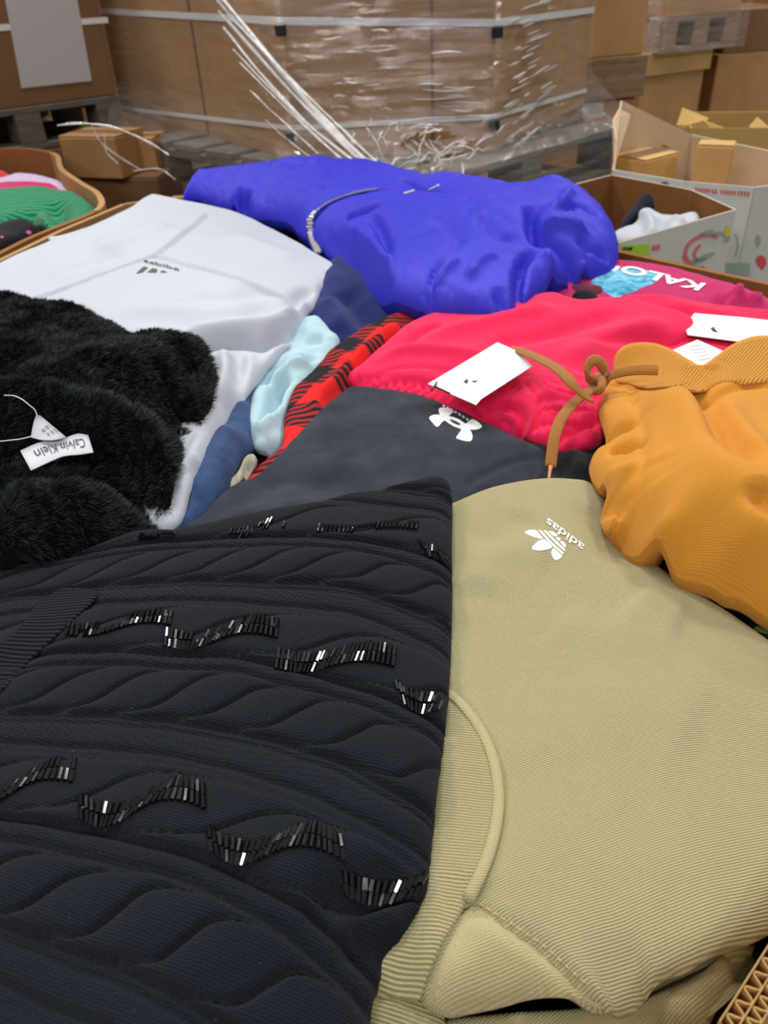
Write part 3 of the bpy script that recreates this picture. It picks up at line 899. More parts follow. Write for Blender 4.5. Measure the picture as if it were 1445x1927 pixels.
# ---- white fruit cartons on the right
def open_carton(name, P, ztop, zbot, mats, label, group=None, thick=0.006):
    """walls one by one (outline counter-clockwise), each a liner inside an outer sheet"""
    t = empty(name, (*np.mean(P, 0), zbot), label, 'carton', group)
    n = len(P); P = np.asarray(P, float)
    for i in range(n):
        j = (i + 1) % n
        panel('side_panel', np.vstack([P[i], P[j]]), [ztop[i], ztop[j]], zbot, -thick / 2, mats[0], t)
        e = (P[j] - P[i]) / np.linalg.norm(P[j] - P[i]); nb = np.array([-e[1], e[0]])
        panel('lining', np.vstack([P[i] + nb * thick / 2 + e * 0.003, P[j] + nb * thick / 2 - e * 0.003]), [ztop[i] - 0.0005, ztop[j] - 0.0005], zbot, -thick / 2, mats[1], t)
    c = np.mean(P, 0)
    V = [(*(p + (c - p) * 0.02), zbot + 0.004) for p in P]
    link('bottom', V + [(a, b, z - 0.004) for a, b, z in V], [list(range(n)), list(range(n, 2 * n))[::-1]] + [[i, n + i, n + (i + 1) % n, (i + 1) % n] for i in range(n)], mats[1], t, shade=False)
    return t
W1 = [at(1163, 456, 0)[:2], at(1383, 394, 0)[:2], at(1300, 357, 0)[:2], at(1151, 329, 0)[:2], np.array([0.335, 1.86])]
w1 = open_carton('fruit_carton', W1, [0, 0, 0, 0, 0], FLOOR + 0.002, (M['whiteboard'], M['kraft_in']), 'white printed fruit carton holding a white and a dark garment, beside the heaped bin')
W2 = [np.array([0.625, 2.11]), at(1290, 341, 0)[:2], at(1420, 352, 0)[:2], at(1490, 342, 0)[:2], at(1510, 296, 0)[:2], at(1300, 262, 0)[:2], np.array([0.69, 2.33])]
w2 = open_carton('fruit_carton', W2, [0, 0, 0, 0, 0, 0.012, 0.125], FLOOR + 0.002, (M['whiteboard'], M['buff']), 'white fruit carton with red type along its rim, holding two small kraft cartons')
def facemap(a, b, p, off=0.0015):
    """pixel onto the upright face a-b"""
    a = np.array(a); b = np.array(b); e = (b - a) / np.linalg.norm(b - a); nn = np.array([e[1], -e[0]])
    v = ray(*p); nr = np.r_[nn, 0]
    return CAM + v * (((np.r_[a, 0] - CAM) @ nr) / (v @ nr)) + nr * off
def face_decal(name, a, b, polys, mat, parent, off=0.0042):
    V, F = [], []
    e = (np.array(b) - np.array(a)) / np.linalg.norm(np.array(b) - np.array(a)); nn = np.r_[e[1], -e[0], 0] * 0.0008
    for poly in polys:
        w = np.array([facemap(a, b, p, off) for p in poly]); k = len(V); n = len(w)
        V += list(w) + list(w - nn)
        tri = tessellate_polygon([[Vector(p) for p in w]])
        F += [[k + i for i in t] for t in tri] + [[k + i, k + (i + 1) % n, k + n + (i + 1) % n, k + n + i] for i in range(n)]
    return link(name, V, F, mat, parent, shade=False)
def blob_px(cx, cy, rx, ry, n=14, jit=0.12, rot=0, seed=1):
    r = np.random.default_rng(seed); t = np.linspace(0, 2 * np.pi, n, endpoint=False); k = 1 + r.uniform(-jit, jit, n)
    x = rx * k * np.cos(t); y = ry * k * np.sin(t); a = math.radians(rot)
    return [(cx + u * math.cos(a) - v * math.sin(a), cy + u * math.sin(a) + v * math.cos(a)) for u, v in zip(x, y)]
def arc_px(cx, cy, rx, ry, t0, t1, w, n=14, rot=0):
    t = np.radians(np.linspace(t0, t1, n)); a = math.radians(rot)
    o = [(rx * math.cos(k), ry * math.sin(k)) for k in t] + [((rx - w) * math.cos(k), (ry - w) * math.sin(k)) for k in t[::-1]]
    return [(cx + u * math.cos(a) - v * math.sin(a), cy + u * math.sin(a) + v * math.cos(a)) for u, v in o]
a1, b1 = W1[0], W1[1]
face_decal('fruit_print', a1, b1, [arc_px(1322, 470, 40, 30, 150, 330, 7, rot=-20), arc_px(1330, 474, 30, 22, 160, 250, 6, rot=-20), arc_px(1316, 476, 36, 30, 90, 190, 6, rot=-15)], M['fruitred'], w1)
face_decal('leaf_print', a1, b1, [arc_px(1332, 452, 40, 16, 280, 395, 9, rot=-10), blob_px(1320, 484, 26, 5, rot=-22, seed=3), blob_px(1310, 492, 16, 4, rot=-22, seed=4), blob_px(1325, 437, 15, 4, rot=-20, seed=7)], M['fruitgreen'], w1)
face_decal('yellow_print', a1, b1, [blob_px(1365, 435, 5, 12, rot=12, seed=5)], M['yellowprint'], w1, 0.005)
face_decal('lime_label', a1, b1, [[(1165, 462), (1219, 458), (1220, 478), (1165, 482)]], M['limelabel'], w1)
face_decal('label_bars', a1, b1, [[(x, 464), (x + 3, 464), (x + 1, 470), (x - 2, 470)] for x in (1170, 1175, 1180, 1184)], M['ink'], w1, 0.0052)
face_decal('red_stamp', a1, b1, [[(1224, 462), (1240, 458), (1238, 469), (1224, 472)]], M['fruitred'], w1)
a2, b2 = W2[1], W2[2]
bars = []
for x0, x1 in ((1309, 1334), (1340, 1351), (1357, 1383), (1389, 1412)):   # four short words of type, too small to read
    x = x0
    while x < x1:
        ya = 352 + (x - 1309) * 0.085
        bars.append([(x, ya), (x + 2.6, ya + 0.2), (x + 2.4, ya + 9), (x - 0.2, ya + 9)])
        bars.append([(x + 2.4, ya + (x % 3) * 3), (x + 4.4, ya + (x % 3) * 3), (x + 4.4, ya + (x % 3) * 3 + 2.2), (x + 2.4, ya + (x % 3) * 3 + 2.2)])
        x += 6
face_decal('red_type', a2, b2, bars, M['strawberry'], w2)
a3, b3 = W2[2], W2[3]
face_decal('heart_print', a3, b3, [[(1423, 482), (1430, 479), (1438, 484), (1440, 496), (1432, 508), (1424, 500), (1419, 490)]], M['strawberry'], w2)
face_decal('green_print', a2, b2, [[(1366, 494), (1412, 494), (1412, 520), (1366, 520)], arc_px(1378, 460, 12, 26, -60, 60, 3)], M['fruitgreen'], w2)
face_decal('grey_print', a3, b3, [blob_px(1424, 452, 5, 12, seed=9)], M['fruitgreen'], w2)
# small kraft cartons dropped into the second fruit carton, on its packing
def slab_between(P, z0, z1, name, mat, label, cat):
    n = len(P); V = [(*p, z0) for p in P] + [(*p, z1) for p in P]
    F = [list(range(n))[::-1], list(range(n, 2 * n))] + [[i, (i + 1) % n, n + (i + 1) % n, n + i] for i in range(n)]
    return tag(link(name, V, F, mat, shade=False), label, cat)
c2 = np.mean(W2, 0)
slab_between([c2 + (p - c2) * 0.9 for p in W2], FLOOR + 0.01, -0.13, 'packing_carton', M['kraft_in'], 'brown packing carton filling the white fruit carton under the small cartons', 'carton')
k1 = at(1214, 316, -0.02)[:2]; k2 = at(1277, 300, -0.02)[:2]
sc1 = carton(k1, k2, 0.115, -0.129, 0.0, 'small kraft carton with a scuffed top inside the white fruit carton, left one', M['kraft_pale'])
kc = at(1248, 272, 0.001)
V, F = hexa(kc[:2], kc[:2] + (0.022, -0.008), 0.016, 0.0004, 0.0011); link('brown_stain_label', V, F, M['kraft'], sc1, shade=False)
k1 = at(1298, 340, -0.04)[:2] + (0.008, 0.012); k2 = at(1370, 344, -0.04)[:2] + (0.004, 0.015)
carton(k1, k2, 0.06, -0.129, 0.045, 'plain upright kraft carton inside the white fruit carton, right one', M['kraft_pale'], tape=False)
# open yellow carton with flaps, behind
y0 = at(1268, 262, 0.0)[:2]; y1 = at(1445, 290, 0.0)[:2]
yp = np.array([1.0, 2.62]); yq = np.array([1.33, 2.52]); ye = (yq - yp) / np.linalg.norm(yq - yp); yn = np.array([-ye[1], ye[0]])
YC = [yp, yq, yq + yn * 0.3, yp + yn * 0.3]
yc = open_carton('flap_carton', YC, [0.0] * 4, FLOOR + 0.002, (M['kraft_yellow'], M['kraft_yellow']), 'yellow-brown open carton with raised flaps, behind the white fruit cartons')
def flap(pts, name='flap', parent=yc, mat=M['kraft_yellow']):
    w = np.array(pts, float); nn = np.cross(w[1] - w[0], w[2] - w[1]); nn /= np.linalg.norm(nn)
    n = len(w); V = np.vstack([w, w - nn * 0.004])
    return link(name, V, [list(range(n)), list(range(n, 2 * n))[::-1]] + [[i, n + i, n + (i + 1) % n, (i + 1) % n] for i in range(n)], mat, parent, shade=False)
flap([aty(1272, 238, 2.72), aty(1283, 204, 2.78), aty(1333, 224, 2.74), aty(1322, 236, 2.70)])
flap([aty(1275, 240, 2.68), aty(1324, 226, 2.64), aty(1382, 248, 2.6), aty(1370, 276, 2.58)])
flap([aty(1408, 240, 2.72), aty(1424, 222, 2.76), aty(1450, 244, 2.7), aty(1436, 268, 2.66)])
flap([aty(1385, 272, 2.62), aty(1394, 250, 2.68), aty(1416, 266, 2.64), aty(1412, 280, 2.6)], mat=M['kraft_dark'])
# torn pale flap at the left corner of the fruit carton
flap([np.r_[W2[6], 0.02], np.r_[W2[0], -0.002], aty(1158, 262, 2.16), aty(1152, 226, 2.22), aty(1166, 202, 2.3), aty(1188, 212, 2.34)], 'torn_flap', w2, M['buff'])

# ---- far stacks at the right
def far_stack(y, boxes):
    pass
p, q = aty(1102, 130, 3.2)[:2], aty(1226, 128, 3.2)[:2]
zP = 0.14
pallet(p + (0, 0), q + (0.01, 0.08), 0.8, zP, M['wood'], 'pale wooden pallet under the tall plain carton right of the wrapped bin', 'pallets under the loads')
ee = (q + (0.01, 0.08) - p); ee /= np.linalg.norm(ee); en = np.array([-ee[1], ee[0]])
carton(p + en * 0.02 - ee * 0.02, q + (0.0, 0.08) + en * 0.02, 0.7, zP + 0.0005, 1.05, 'tall plain kraft carton on a pale pallet right of the wrapped bin', M['kraft'])
lowc = lower_load(p, q + (0.01, 0.08), 0.8, 0.0045, 'brown carton with a grey square label under the pale pallet', M['kraft_mid'], 'floor pallet under the labelled carton')
pa, pb = p + ee * 0.02 + en * 0.02, q + en * 0.02
face_decal('grey_label', pa, pa + ee, [[(1098, 172), (1136, 169), (1133, 220), (1094, 222)]], M['greypaper'], lowc, 0.0012)
p, q = aty(1246, 60, 4.0)[:2], aty(1408, 50, 4.1)[:2]; q = q + (0, 0.1)
pallet(p, q, 0.8, 0.205, M['wood'], 'wooden pallet high up under film-wrapped cartons, upper right', 'pallets under the loads')
ee = (q - p) / np.linalg.norm(q - p); en = np.array([-ee[1], ee[0]])
hc_ = carton(p + ee * 0.01, q - ee * 0.01, 0.75, 0.2055, 1.0, 'film-wrapped carton on the high pallet, upper right', M['kraft_mid'])
# film on it
P_ = resample(np.vstack([p + en * 0.5 - ee * 0.03, p - en * 0.03 - ee * 0.03, q - en * 0.03 + ee * 0.02]), 0.03); Vw = []
for z in np.linspace(0.9, 0.07, 28):
    T = np.gradient(P_, axis=0); T /= np.linalg.norm(T, axis=1)[:, None]
    Vw.append(np.c_[P_ + np.c_[T[:, 1], -T[:, 0]] * (0.012 * np.abs(fbm(np.arange(len(P_)) * 0.2, np.full(len(P_), z * 20), 2)))[:, None], np.full(len(P_), z)])
nW = len(P_)
tag(link('stretch_wrap', np.vstack(Vw), [[i * nW + j, (i + 1) * nW + j, (i + 1) * nW + j + 1, i * nW + j + 1] for i in range(27) for j in range(nW - 1)], M['film']), 'film around the high carton at upper right, glinting', 'plastic film')
p2_, q2_ = aty(1222, 150, 3.95)[:2], aty(1372, 120, 3.95)[:2]
lidc = lower_load(p + en * 0.03 - ee * 0.06, q + en * 0.03 - ee * 0.08, 0.75, 0.0685, 'lidded brown carton under the high pallet', M['kraft'], 'floor pallet under the lidded carton', 0.03)
lid = hexa(p + en * 0.045 - ee * 0.05, q + en * 0.045 - ee * 0.09, 0.72, -0.02, 0.0698)
bevel_obj(link('lid', *lid, M['kraft_pale'], lidc, shade=False))
p, q = aty(1352, 150, 4.3)[:2], aty(1470, 140, 4.3)[:2]
carton(p + (0.0, 0.05), q + (0.1, 0.1), 0.6, FLOOR + 0.001, 0.02, 'squat grey-brown carton, lower of the far right pair', M['kraft_mid'])
carton(p + (0.03, 0.08), q + (0.1, 0.12), 0.5, 0.0202, 0.2, 'dark carton, upper of the far right pair', M['kraft_dark'])
p, q = aty(1395, 40, 5.2)[:2], aty(1560, 30, 5.2)[:2]
carton(p, q, 0.6, FLOOR + 0.001, 1.0, 'tall reddish-brown carton in the top right corner', M['kraft_in'])
# cartons closing the view behind the gaps
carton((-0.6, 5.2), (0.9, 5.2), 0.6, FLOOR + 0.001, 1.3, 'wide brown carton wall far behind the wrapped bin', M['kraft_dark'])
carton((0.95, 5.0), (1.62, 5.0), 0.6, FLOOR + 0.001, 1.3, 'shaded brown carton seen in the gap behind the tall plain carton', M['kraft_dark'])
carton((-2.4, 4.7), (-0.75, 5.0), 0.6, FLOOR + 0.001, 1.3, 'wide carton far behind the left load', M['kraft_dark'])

# ================================================================ garments
# ---- in the bin on the left
Cloth([(-120, 480, -0.02), (-120, 330, -0.03), (0, 327, -0.02), (30, 338, -0.03), (40, 360, -0.04), (0, 400, -0.04)], rz=0.02, step=0.02, noise=(0.01, 6, 2)).build('shirt', M['scarlet'], label='bright red garment at the back of the left bin', cat='shirt')
Cloth([(-120, 440, -0.015), (-120, 345, -0.02), (0, 343, -0.012), (38, 334, -0.005), (80, 336, -0.01), (120, 350, -0.02), (150, 372, -0.03), (140, 400, -0.04), (60, 420, -0.03)], rz=0.018, step=0.02, noise=(0.008, 8, 3)).build('fleece', M['lavender'], label='pale lavender fleece behind the green knit in the left bin', cat='fleece')
Cloth([(-120, 440, -0.005), (-120, 358, -0.01), (0, 352, 0.0), (70, 350, 0.0), (110, 358, -0.01), (120, 390, -0.02), (60, 420, -0.02)], rz=0.018, step=0.02, noise=(0.006, 8, 4)).build('top', M['magenta'], label='plum magenta top between the lavender fleece and the green knit', cat='top')
gk = Cloth([(-120, 430, 0.01), (-120, 380, 0.01), (0, 366, 0.015), (60, 360, 0.02), (120, 366, 0.012), (160, 380, 0.005), (182, 402, -0.005), (160, 428, -0.005), (110, 440, 0.0), (70, 432, -0.005), (40, 422, -0.01), (0, 432, -0.01), (-60, 450, -0.01)], rz=0.02, step=0.012,
           feats=[('crease', [(20, 415), (60, 402), (90, 398)], 0.03, -0.03), ('crease', [(85, 378), (108, 395), (112, 425)], 0.025, -0.025), ('crease', [(70, 385), (85, 410), (95, 428)], 0.025, 0.012)], noise=(0.012, 9, 5), rot=((60, 400), (90, 380)))
gk.build('sweater', M['green'], label='emerald green knitted sweater crumpled in the left bin', cat='sweater')
dk = Cloth([(-120, 470, -0.01), (-60, 440, -0.01), (0, 428, 0.0), (40, 420, 0.0), (70, 432, 0.0), (80, 442, -0.01), (40, 458, -0.01), (0, 470, -0.01), (-40, 500, -0.02)], rz=0.015, step=0.012, noise=(0.006, 10, 6))
o = dk.build('top', M['black'], label='black top with tiny pink dots at the near rim of the left bin', cat='top')
decal('pink_dot', dk, [blob_px(54, 438, 5, 3), blob_px(4, 447, 4, 2.5)], M['pinkprint'], o)
Cloth([(*(np.array([-1.2, 1.95]) + (p - (-1.2, 1.95)) * 0.92), -0.1) for p in LB], world=True, rz=0.03, step=0.03, noise=(0.02, 5, 9)).build('underlayer', M['black'], label='dark blanket filling the left bin below the other clothes', cat='underlayer')

# ---- in the white fruit carton
Cloth([(1165, 440, -0.09), (1180, 405, -0.06), (1205, 392, -0.05), (1215, 372, -0.02), (1238, 352, 0.0), (1262, 358, -0.005), (1285, 390, -0.03), (1310, 420, -0.09), (1260, 440, -0.1)], ctrl=[(1240, 366, 0.03), (1245, 390, 0.01), (1220, 395, 0.0)], rz=0.02, step=0.012,
      feats=[('crease', [(1245, 365), (1238, 385), (1250, 400)], 0.014, -0.02), ('crease', [(1225, 395), (1205, 410)], 0.02, 0.01)], noise=(0.012, 14, 12)).build('sweatshirt', fabric('ink_fleece', (38, 43, 60), sheen=0.15), label='dark navy garment bunched up in the white fruit carton', cat='sweatshirt')
Cloth([(1150, 452, -0.05), (1165, 436, -0.045), (1198, 420, -0.034), (1202, 400, -0.02), (1216, 396, -0.02), (1235, 403, -0.028), (1270, 412, -0.036), (1312, 405, -0.03), (1310, 424, -0.034), (1255, 447, -0.04), (1200, 457, -0.045)], rz=0.012, step=0.008,
      feats=[('crease', [(1205, 400), (1222, 420), (1225, 445)], 0.012, 0.012), ('crease', [(1235, 410), (1250, 430)], 0.01, -0.01), ('crease', [(1260, 415), (1290, 420)], 0.01, 0.008)], noise=(0.008, 16, 13)).build('shirt', M['white'], label='crumpled white shirt on the rim of the white fruit carton', cat='shirt')
Cloth([(*(np.mean(W1, 0) + (p - np.mean(W1, 0)) * 0.9), -0.13) for p in W1], world=True, rz=0.02, step=0.03, noise=(0.015, 8, 14)).build('underlayer', M['black'], label='dark blanket low in the white fruit carton', cat='underlayer')

# ---- the heap, lowest first
base = Cloth([(*(np.array([-0.07, 1.02]) + (p - (-0.07, 1.02)) * 0.93), -0.075) for p in BIN], world=True, rz=0.02, step=0.025, noise=(0.012, 7, 21))  # black sheet added under the heap to stand for shade in the gaps
base.build('underlayer', M['black'], label='black blanket deep in the bulk bin, added to darken the gaps', cat='underlayer')
nv = Cloth([(575, 620, -0.02), (590, 560, 0.0), (620, 500, 0.01), (680, 480, 0.01), (760, 560, 0.0), (810, 600, -0.02), (760, 625, -0.03), (690, 650, -0.03), (640, 665, -0.035), (600, 650, -0.03)], rz=0.016, step=0.008,
           feats=[('crease', [(640, 540), (680, 590), (700, 620)], 0.02, -0.012), ('crease', [(610, 560), (640, 590), (640, 630)], 0.02, 0.008)], noise=(0.006, 12, 22), rot=((600, 560), (700, 620)))
nv.build('sweatshirt', M['navy'], label='navy blue sweatshirt in the gap below the blue jacket', cat='sweatshirt')
# pale blue fleece, looped
ib = Cloth([(550, 640, -0.015), (572, 608, 0.0), (600, 604, 0.004), (622, 622, 0.0), (640, 645, -0.012), (628, 675, -0.02), (598, 705, -0.02), (556, 742, -0.02), (540, 790, -0.03), (533, 838, -0.035), (485, 850, -0.035), (468, 815, -0.03), (470, 770, -0.025), (488, 722, -0.02), (520, 680, -0.015)], rz=0.014, step=0.005,
           feats=[('crease', [(490, 725), (530, 690), (600, 665)], 0.009, -0.016), ('crease', [(545, 700), (520, 730), (510, 770), (490, 800)], 0.008, -0.022), ('crease', [(525, 745), (512, 790), (490, 815), (478, 790)], 0.007, 0.01), ('crease', [(570, 640), (610, 640)], 0.01, -0.008), ('crease', [(500, 720), (545, 690), (590, 685)], 0.008, 0.012), ('crease', [(530, 830), (500, 838)], 0.008, -0.008)], noise=(0.006, 26, 23))
ib.build('fleece', M['ice'], label='pale ice-blue fleece with looped folds beside the white sweatshirt', cat='fleece')
Cloth([(552, 648, -0.03), (575, 622, -0.03), (590, 640, -0.03), (565, 665, -0.03)], rz=0.006, step=0.006).build('sock', fabric('yellow_green_cotton', (150, 160, 40)), label='small yellow-green garment peeping out by the ice-blue fleece', cat='sock')
st = Cloth([(438, 778, -0.012), (455, 745, -0.015), (480, 722, -0.025), (498, 735, -0.03), (482, 790, -0.03), (484, 838, -0.035), (455, 880, -0.03), (436, 925, -0.03), (405, 968, -0.03), (380, 1012, -0.035), (332, 1012, -0.03), (336, 968, -0.02), (362, 905, -0.01), (398, 838, -0.005)], rz=0.016, step=0.006,
           feats=[('crease', [(450, 800), (420, 870), (390, 960)], 0.022, 0.008), ('crease', [(385, 960), (372, 985), (345, 998)], 0.008, -0.01)], noise=(0.005, 18, 24))
st.build('sweatpants', M['steel'], label='steel blue faded sweatpants between white sweatshirt and charcoal shirt', cat='sweatpants')
Cloth([(462, 862, -0.022), (478, 858, -0.02), (484, 872, -0.024), (465, 892, -0.03), (440, 918, -0.032), (428, 914, -0.034), (448, 890, -0.03)], rz=0.006, step=0.004, noise=(0.003, 40, 3), feats=[('crease', [(470, 866), (455, 890)], 0.004, -0.006)]).build('sock', M['beige'], label='small beige corduroy scrap of clothing under the red plaid', cat='sock')
pl = Cloth([(800, 596, -0.01), (760, 592, -0.004), (720, 604, -0.002), (672, 628, -0.004), (622, 664, -0.008), (590, 700, -0.01), (552, 738, -0.014), (536, 790, -0.022), (530, 845, -0.03), (500, 870, -0.034), (466, 912, -0.04), (520, 912, -0.035), (580, 850, -0.024), (650, 770, -0.02), (690, 730, -0.018), (730, 690, -0.016), (800, 640, -0.016)], rz=0.01, step=0.005,
           feats=[('crease', [(770, 605), (700, 660), (640, 720), (570, 790)], 0.012, 0.012), ('crease', [(770, 622), (715, 668), (650, 730), (600, 780)], 0.006, -0.012), ('crease', [(650, 690), (640, 650)], 0.012, 0.004)], noise=(0.004, 22, 25), rot=((560, 800), (760, 610)))
pl.build('shirt', M['plaid'], label='red and black buffalo plaid flannel shirt in a narrow strip', cat='shirt')
Cloth([(770, 622, -0.008), (800, 606, -0.002), (830, 604, -0.002), (800, 640, -0.012), (740, 680, -0.016), (720, 690, -0.02)], rz=0.005, step=0.006).build('top', fabric('dark_teal', (18, 46, 48)), label='dark teal sliver of a top between plaid and raspberry sweatpants', cat='top')
# magenta tee with print
mg = Cloth([(1020, 560, 0.006), (1085, 522, 0.02), (1130, 498, 0.02), (1180, 498, 0.018), (1240, 507, 0.014), (1310, 525, 0.008), (1370, 543, 0.004), (1400, 552, 0.006), (1440, 570, -0.01), (1475, 600, -0.02), (1380, 640, -0.03), (1200, 630, -0.02), (1060, 600, -0.012)], ctrl=[(1200, 545, 0.006), (1300, 560, 0.0)], rz=0.012, step=0.007,
           feats=[('crease', [(1365, 580), (1385, 560), (1402, 556)], 0.01, 0.014), ('crease', [(1345, 578), (1375, 560)], 0.01, -0.012), ('crease', [(1405, 575), (1420, 566), (1438, 575)], 0.008, 0.01)], noise=(0.004, 14, 31))
o = mg.build('tee', M['magenta'], label='dark pink tee with white capitals and a blue picture by the bin wall', cat='tee')
q = NT('blue_photo_print'); nz = q.noise(q.uv(), 34, 5, 0.7, 1.5)
q.l(q.ramp(nz, [(0.25, lin((30, 70, 100))), (0.45, lin((70, 160, 200))), (0.6, lin((120, 200, 224))), (0.75, lin((225, 235, 242)))]), q.b.inputs['Base Color']); q.b.inputs['Roughness'].default_value = 0.8
decal('blue_picture', mg, [[(1112, 531), (1128, 512), (1150, 506), (1200, 507), (1246, 514), (1238, 530), (1200, 546), (1160, 562), (1140, 552)]], q.m, o, 0.0004)
def glyph(px4, nm='white_capital'):
    decal(nm, mg, px4, M['printwhite'], o, 0.0014, 0.003)
text_on('white_capitals', mg, 'KALO', (1328, 536), (1176, 500), (-15, 13), M['printwhite'], o, 0.0016, 0.03)
glyph([[(1148, 510), (1156, 512), (1168, 503), (1160, 501)], [(1140, 506), (1146, 503), (1162, 508), (1157, 511)]])
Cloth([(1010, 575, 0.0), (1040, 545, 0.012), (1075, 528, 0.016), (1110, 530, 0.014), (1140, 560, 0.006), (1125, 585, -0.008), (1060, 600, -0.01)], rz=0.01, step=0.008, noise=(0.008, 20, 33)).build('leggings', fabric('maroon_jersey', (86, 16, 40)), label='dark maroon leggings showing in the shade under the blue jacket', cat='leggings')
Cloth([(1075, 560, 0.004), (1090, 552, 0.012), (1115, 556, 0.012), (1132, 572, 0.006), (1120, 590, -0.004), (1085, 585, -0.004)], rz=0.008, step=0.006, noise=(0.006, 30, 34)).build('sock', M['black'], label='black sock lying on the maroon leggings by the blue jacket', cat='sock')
# second raspberry piece, behind, with two tags
r2 = Cloth([(1170, 566, 0.006), (1230, 560, 0.012), (1300, 572, 0.01), (1370, 580, 0.008), (1450, 590, 0.006), (1560, 620, 0.0), (1560, 760, -0.02), (1400, 740, -0.014), (1280, 700, -0.012), (1200, 650, -0.008)], rz=0.01, step=0.008,
           feats=[('crease', [(1270, 590), (1300, 605), (1310, 625)], 0.008, -0.01), ('crease', [(1240, 570), (1310, 583), (1400, 592)], 0.012, 0.004)], noise=(0.003, 16, 35))
r2.build('sweatshirt', M['red'], label='raspberry pink sweatshirt under the far swing tag, near the bin wall', cat='sweatshirt')

# charcoal shirt with the white emblem
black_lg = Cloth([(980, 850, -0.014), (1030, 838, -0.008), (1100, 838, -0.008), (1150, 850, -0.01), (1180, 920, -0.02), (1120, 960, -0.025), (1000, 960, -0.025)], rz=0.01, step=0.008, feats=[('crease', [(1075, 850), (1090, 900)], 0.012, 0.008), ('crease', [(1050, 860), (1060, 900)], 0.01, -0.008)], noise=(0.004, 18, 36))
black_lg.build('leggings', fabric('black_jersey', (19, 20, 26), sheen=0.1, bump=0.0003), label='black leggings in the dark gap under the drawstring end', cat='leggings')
ua = Cloth([(640, 745, -0.014), (662, 734, -0.012), (700, 733, -0.01), (770, 744, -0.008), (850, 770, -0.006), (920, 805, -0.006), (980, 832, -0.008), (1026, 856, -0.01), (1032, 890, -0.016), (1010, 935, -0.024), (960, 985, -0.03), (850, 1060, -0.035), (600, 1090, -0.03), (420, 1060, -0.03), (345, 1005, -0.03), (380, 975, -0.024), (430, 925, -0.018), (490, 895, -0.016), (545, 838, -0.014), (600, 780, -0.014)],
           ctrl=[(700, 850, -0.006), (850, 870, -0.004), (550, 950, -0.014)], rz=0.009, step=0.005,
           feats=[('crease', [(470, 925), (560, 905), (680, 920)], 0.014, -0.004), ('crease', [(520, 880), (620, 870), (720, 890)], 0.018, 0.003), ('crease', [(640, 850), (760, 900)], 0.02, -0.003), ('crease', [(860, 920), (960, 870), (1020, 855)], 0.005, -0.003), ('crease', [(400, 985), (520, 960), (700, 950)], 0.016, 0.004)], noise=(0.0025, 16, 37))
o = ua.build('shirt', M['charcoal'], label='charcoal athletic shirt with a white interlocked emblem, folded flat', cat='shirt')
S = lambda pts, x0=790, y0=740, k=10.32: [(x0 + a / k, y0 + b / k) for a, b in pts]
cv = lambda pts: [tuple(p) for p in catmull(np.array(pts, float), 4, True)]
decal('emblem', ua, [S([(395, 288), (470, 285), (560, 300), (625, 335), (660, 372), (610, 400), (565, 445), (590, 460), (660, 475), (760, 515), (840, 570), (885, 605), (940, 560), (1010, 510), (1060, 525), (1130, 570), (1190, 625), (1210, 655), (1170, 690), (1090, 710), (1010, 715), (960, 705), (1000, 760), (1022, 830), (1015, 900), (985, 940), (900, 938), (800, 915), (720, 890), (700, 865), (740, 810), (790, 740), (808, 700), (740, 680), (640, 640), (560, 590), (500, 545), (480, 530), (430, 570), (385, 620), (350, 660), (320, 660), (280, 620), (220, 550), (178, 490), (200, 455), (260, 430), (340, 420), (400, 432), (375, 390), (362, 345), (370, 305)])], M['printwhite'], o, 0.0007, 0.0025)
decal('emblem_centre', ua, [S([(580, 525), (640, 535), (720, 570), (780, 610), (790, 628), (730, 625), (650, 590), (600, 550)])], M['charcoal'], o, 0.0014, 0.003)
decal('small_print', ua, [S([(440 + 76 * i, 222 + 37 * i + (3 * i * i) * 0.35), (495 + 76 * i, 245 + 37 * i + (3 * i * i) * 0.35), (480 + 76 * i, 285 + 37 * i + (3 * i * i) * 0.35), (440 + 76 * i, 262 + 37 * i + (3 * i * i) * 0.35)]) for i in range(9)], M['satin'], o, 0.0006, 0.003)

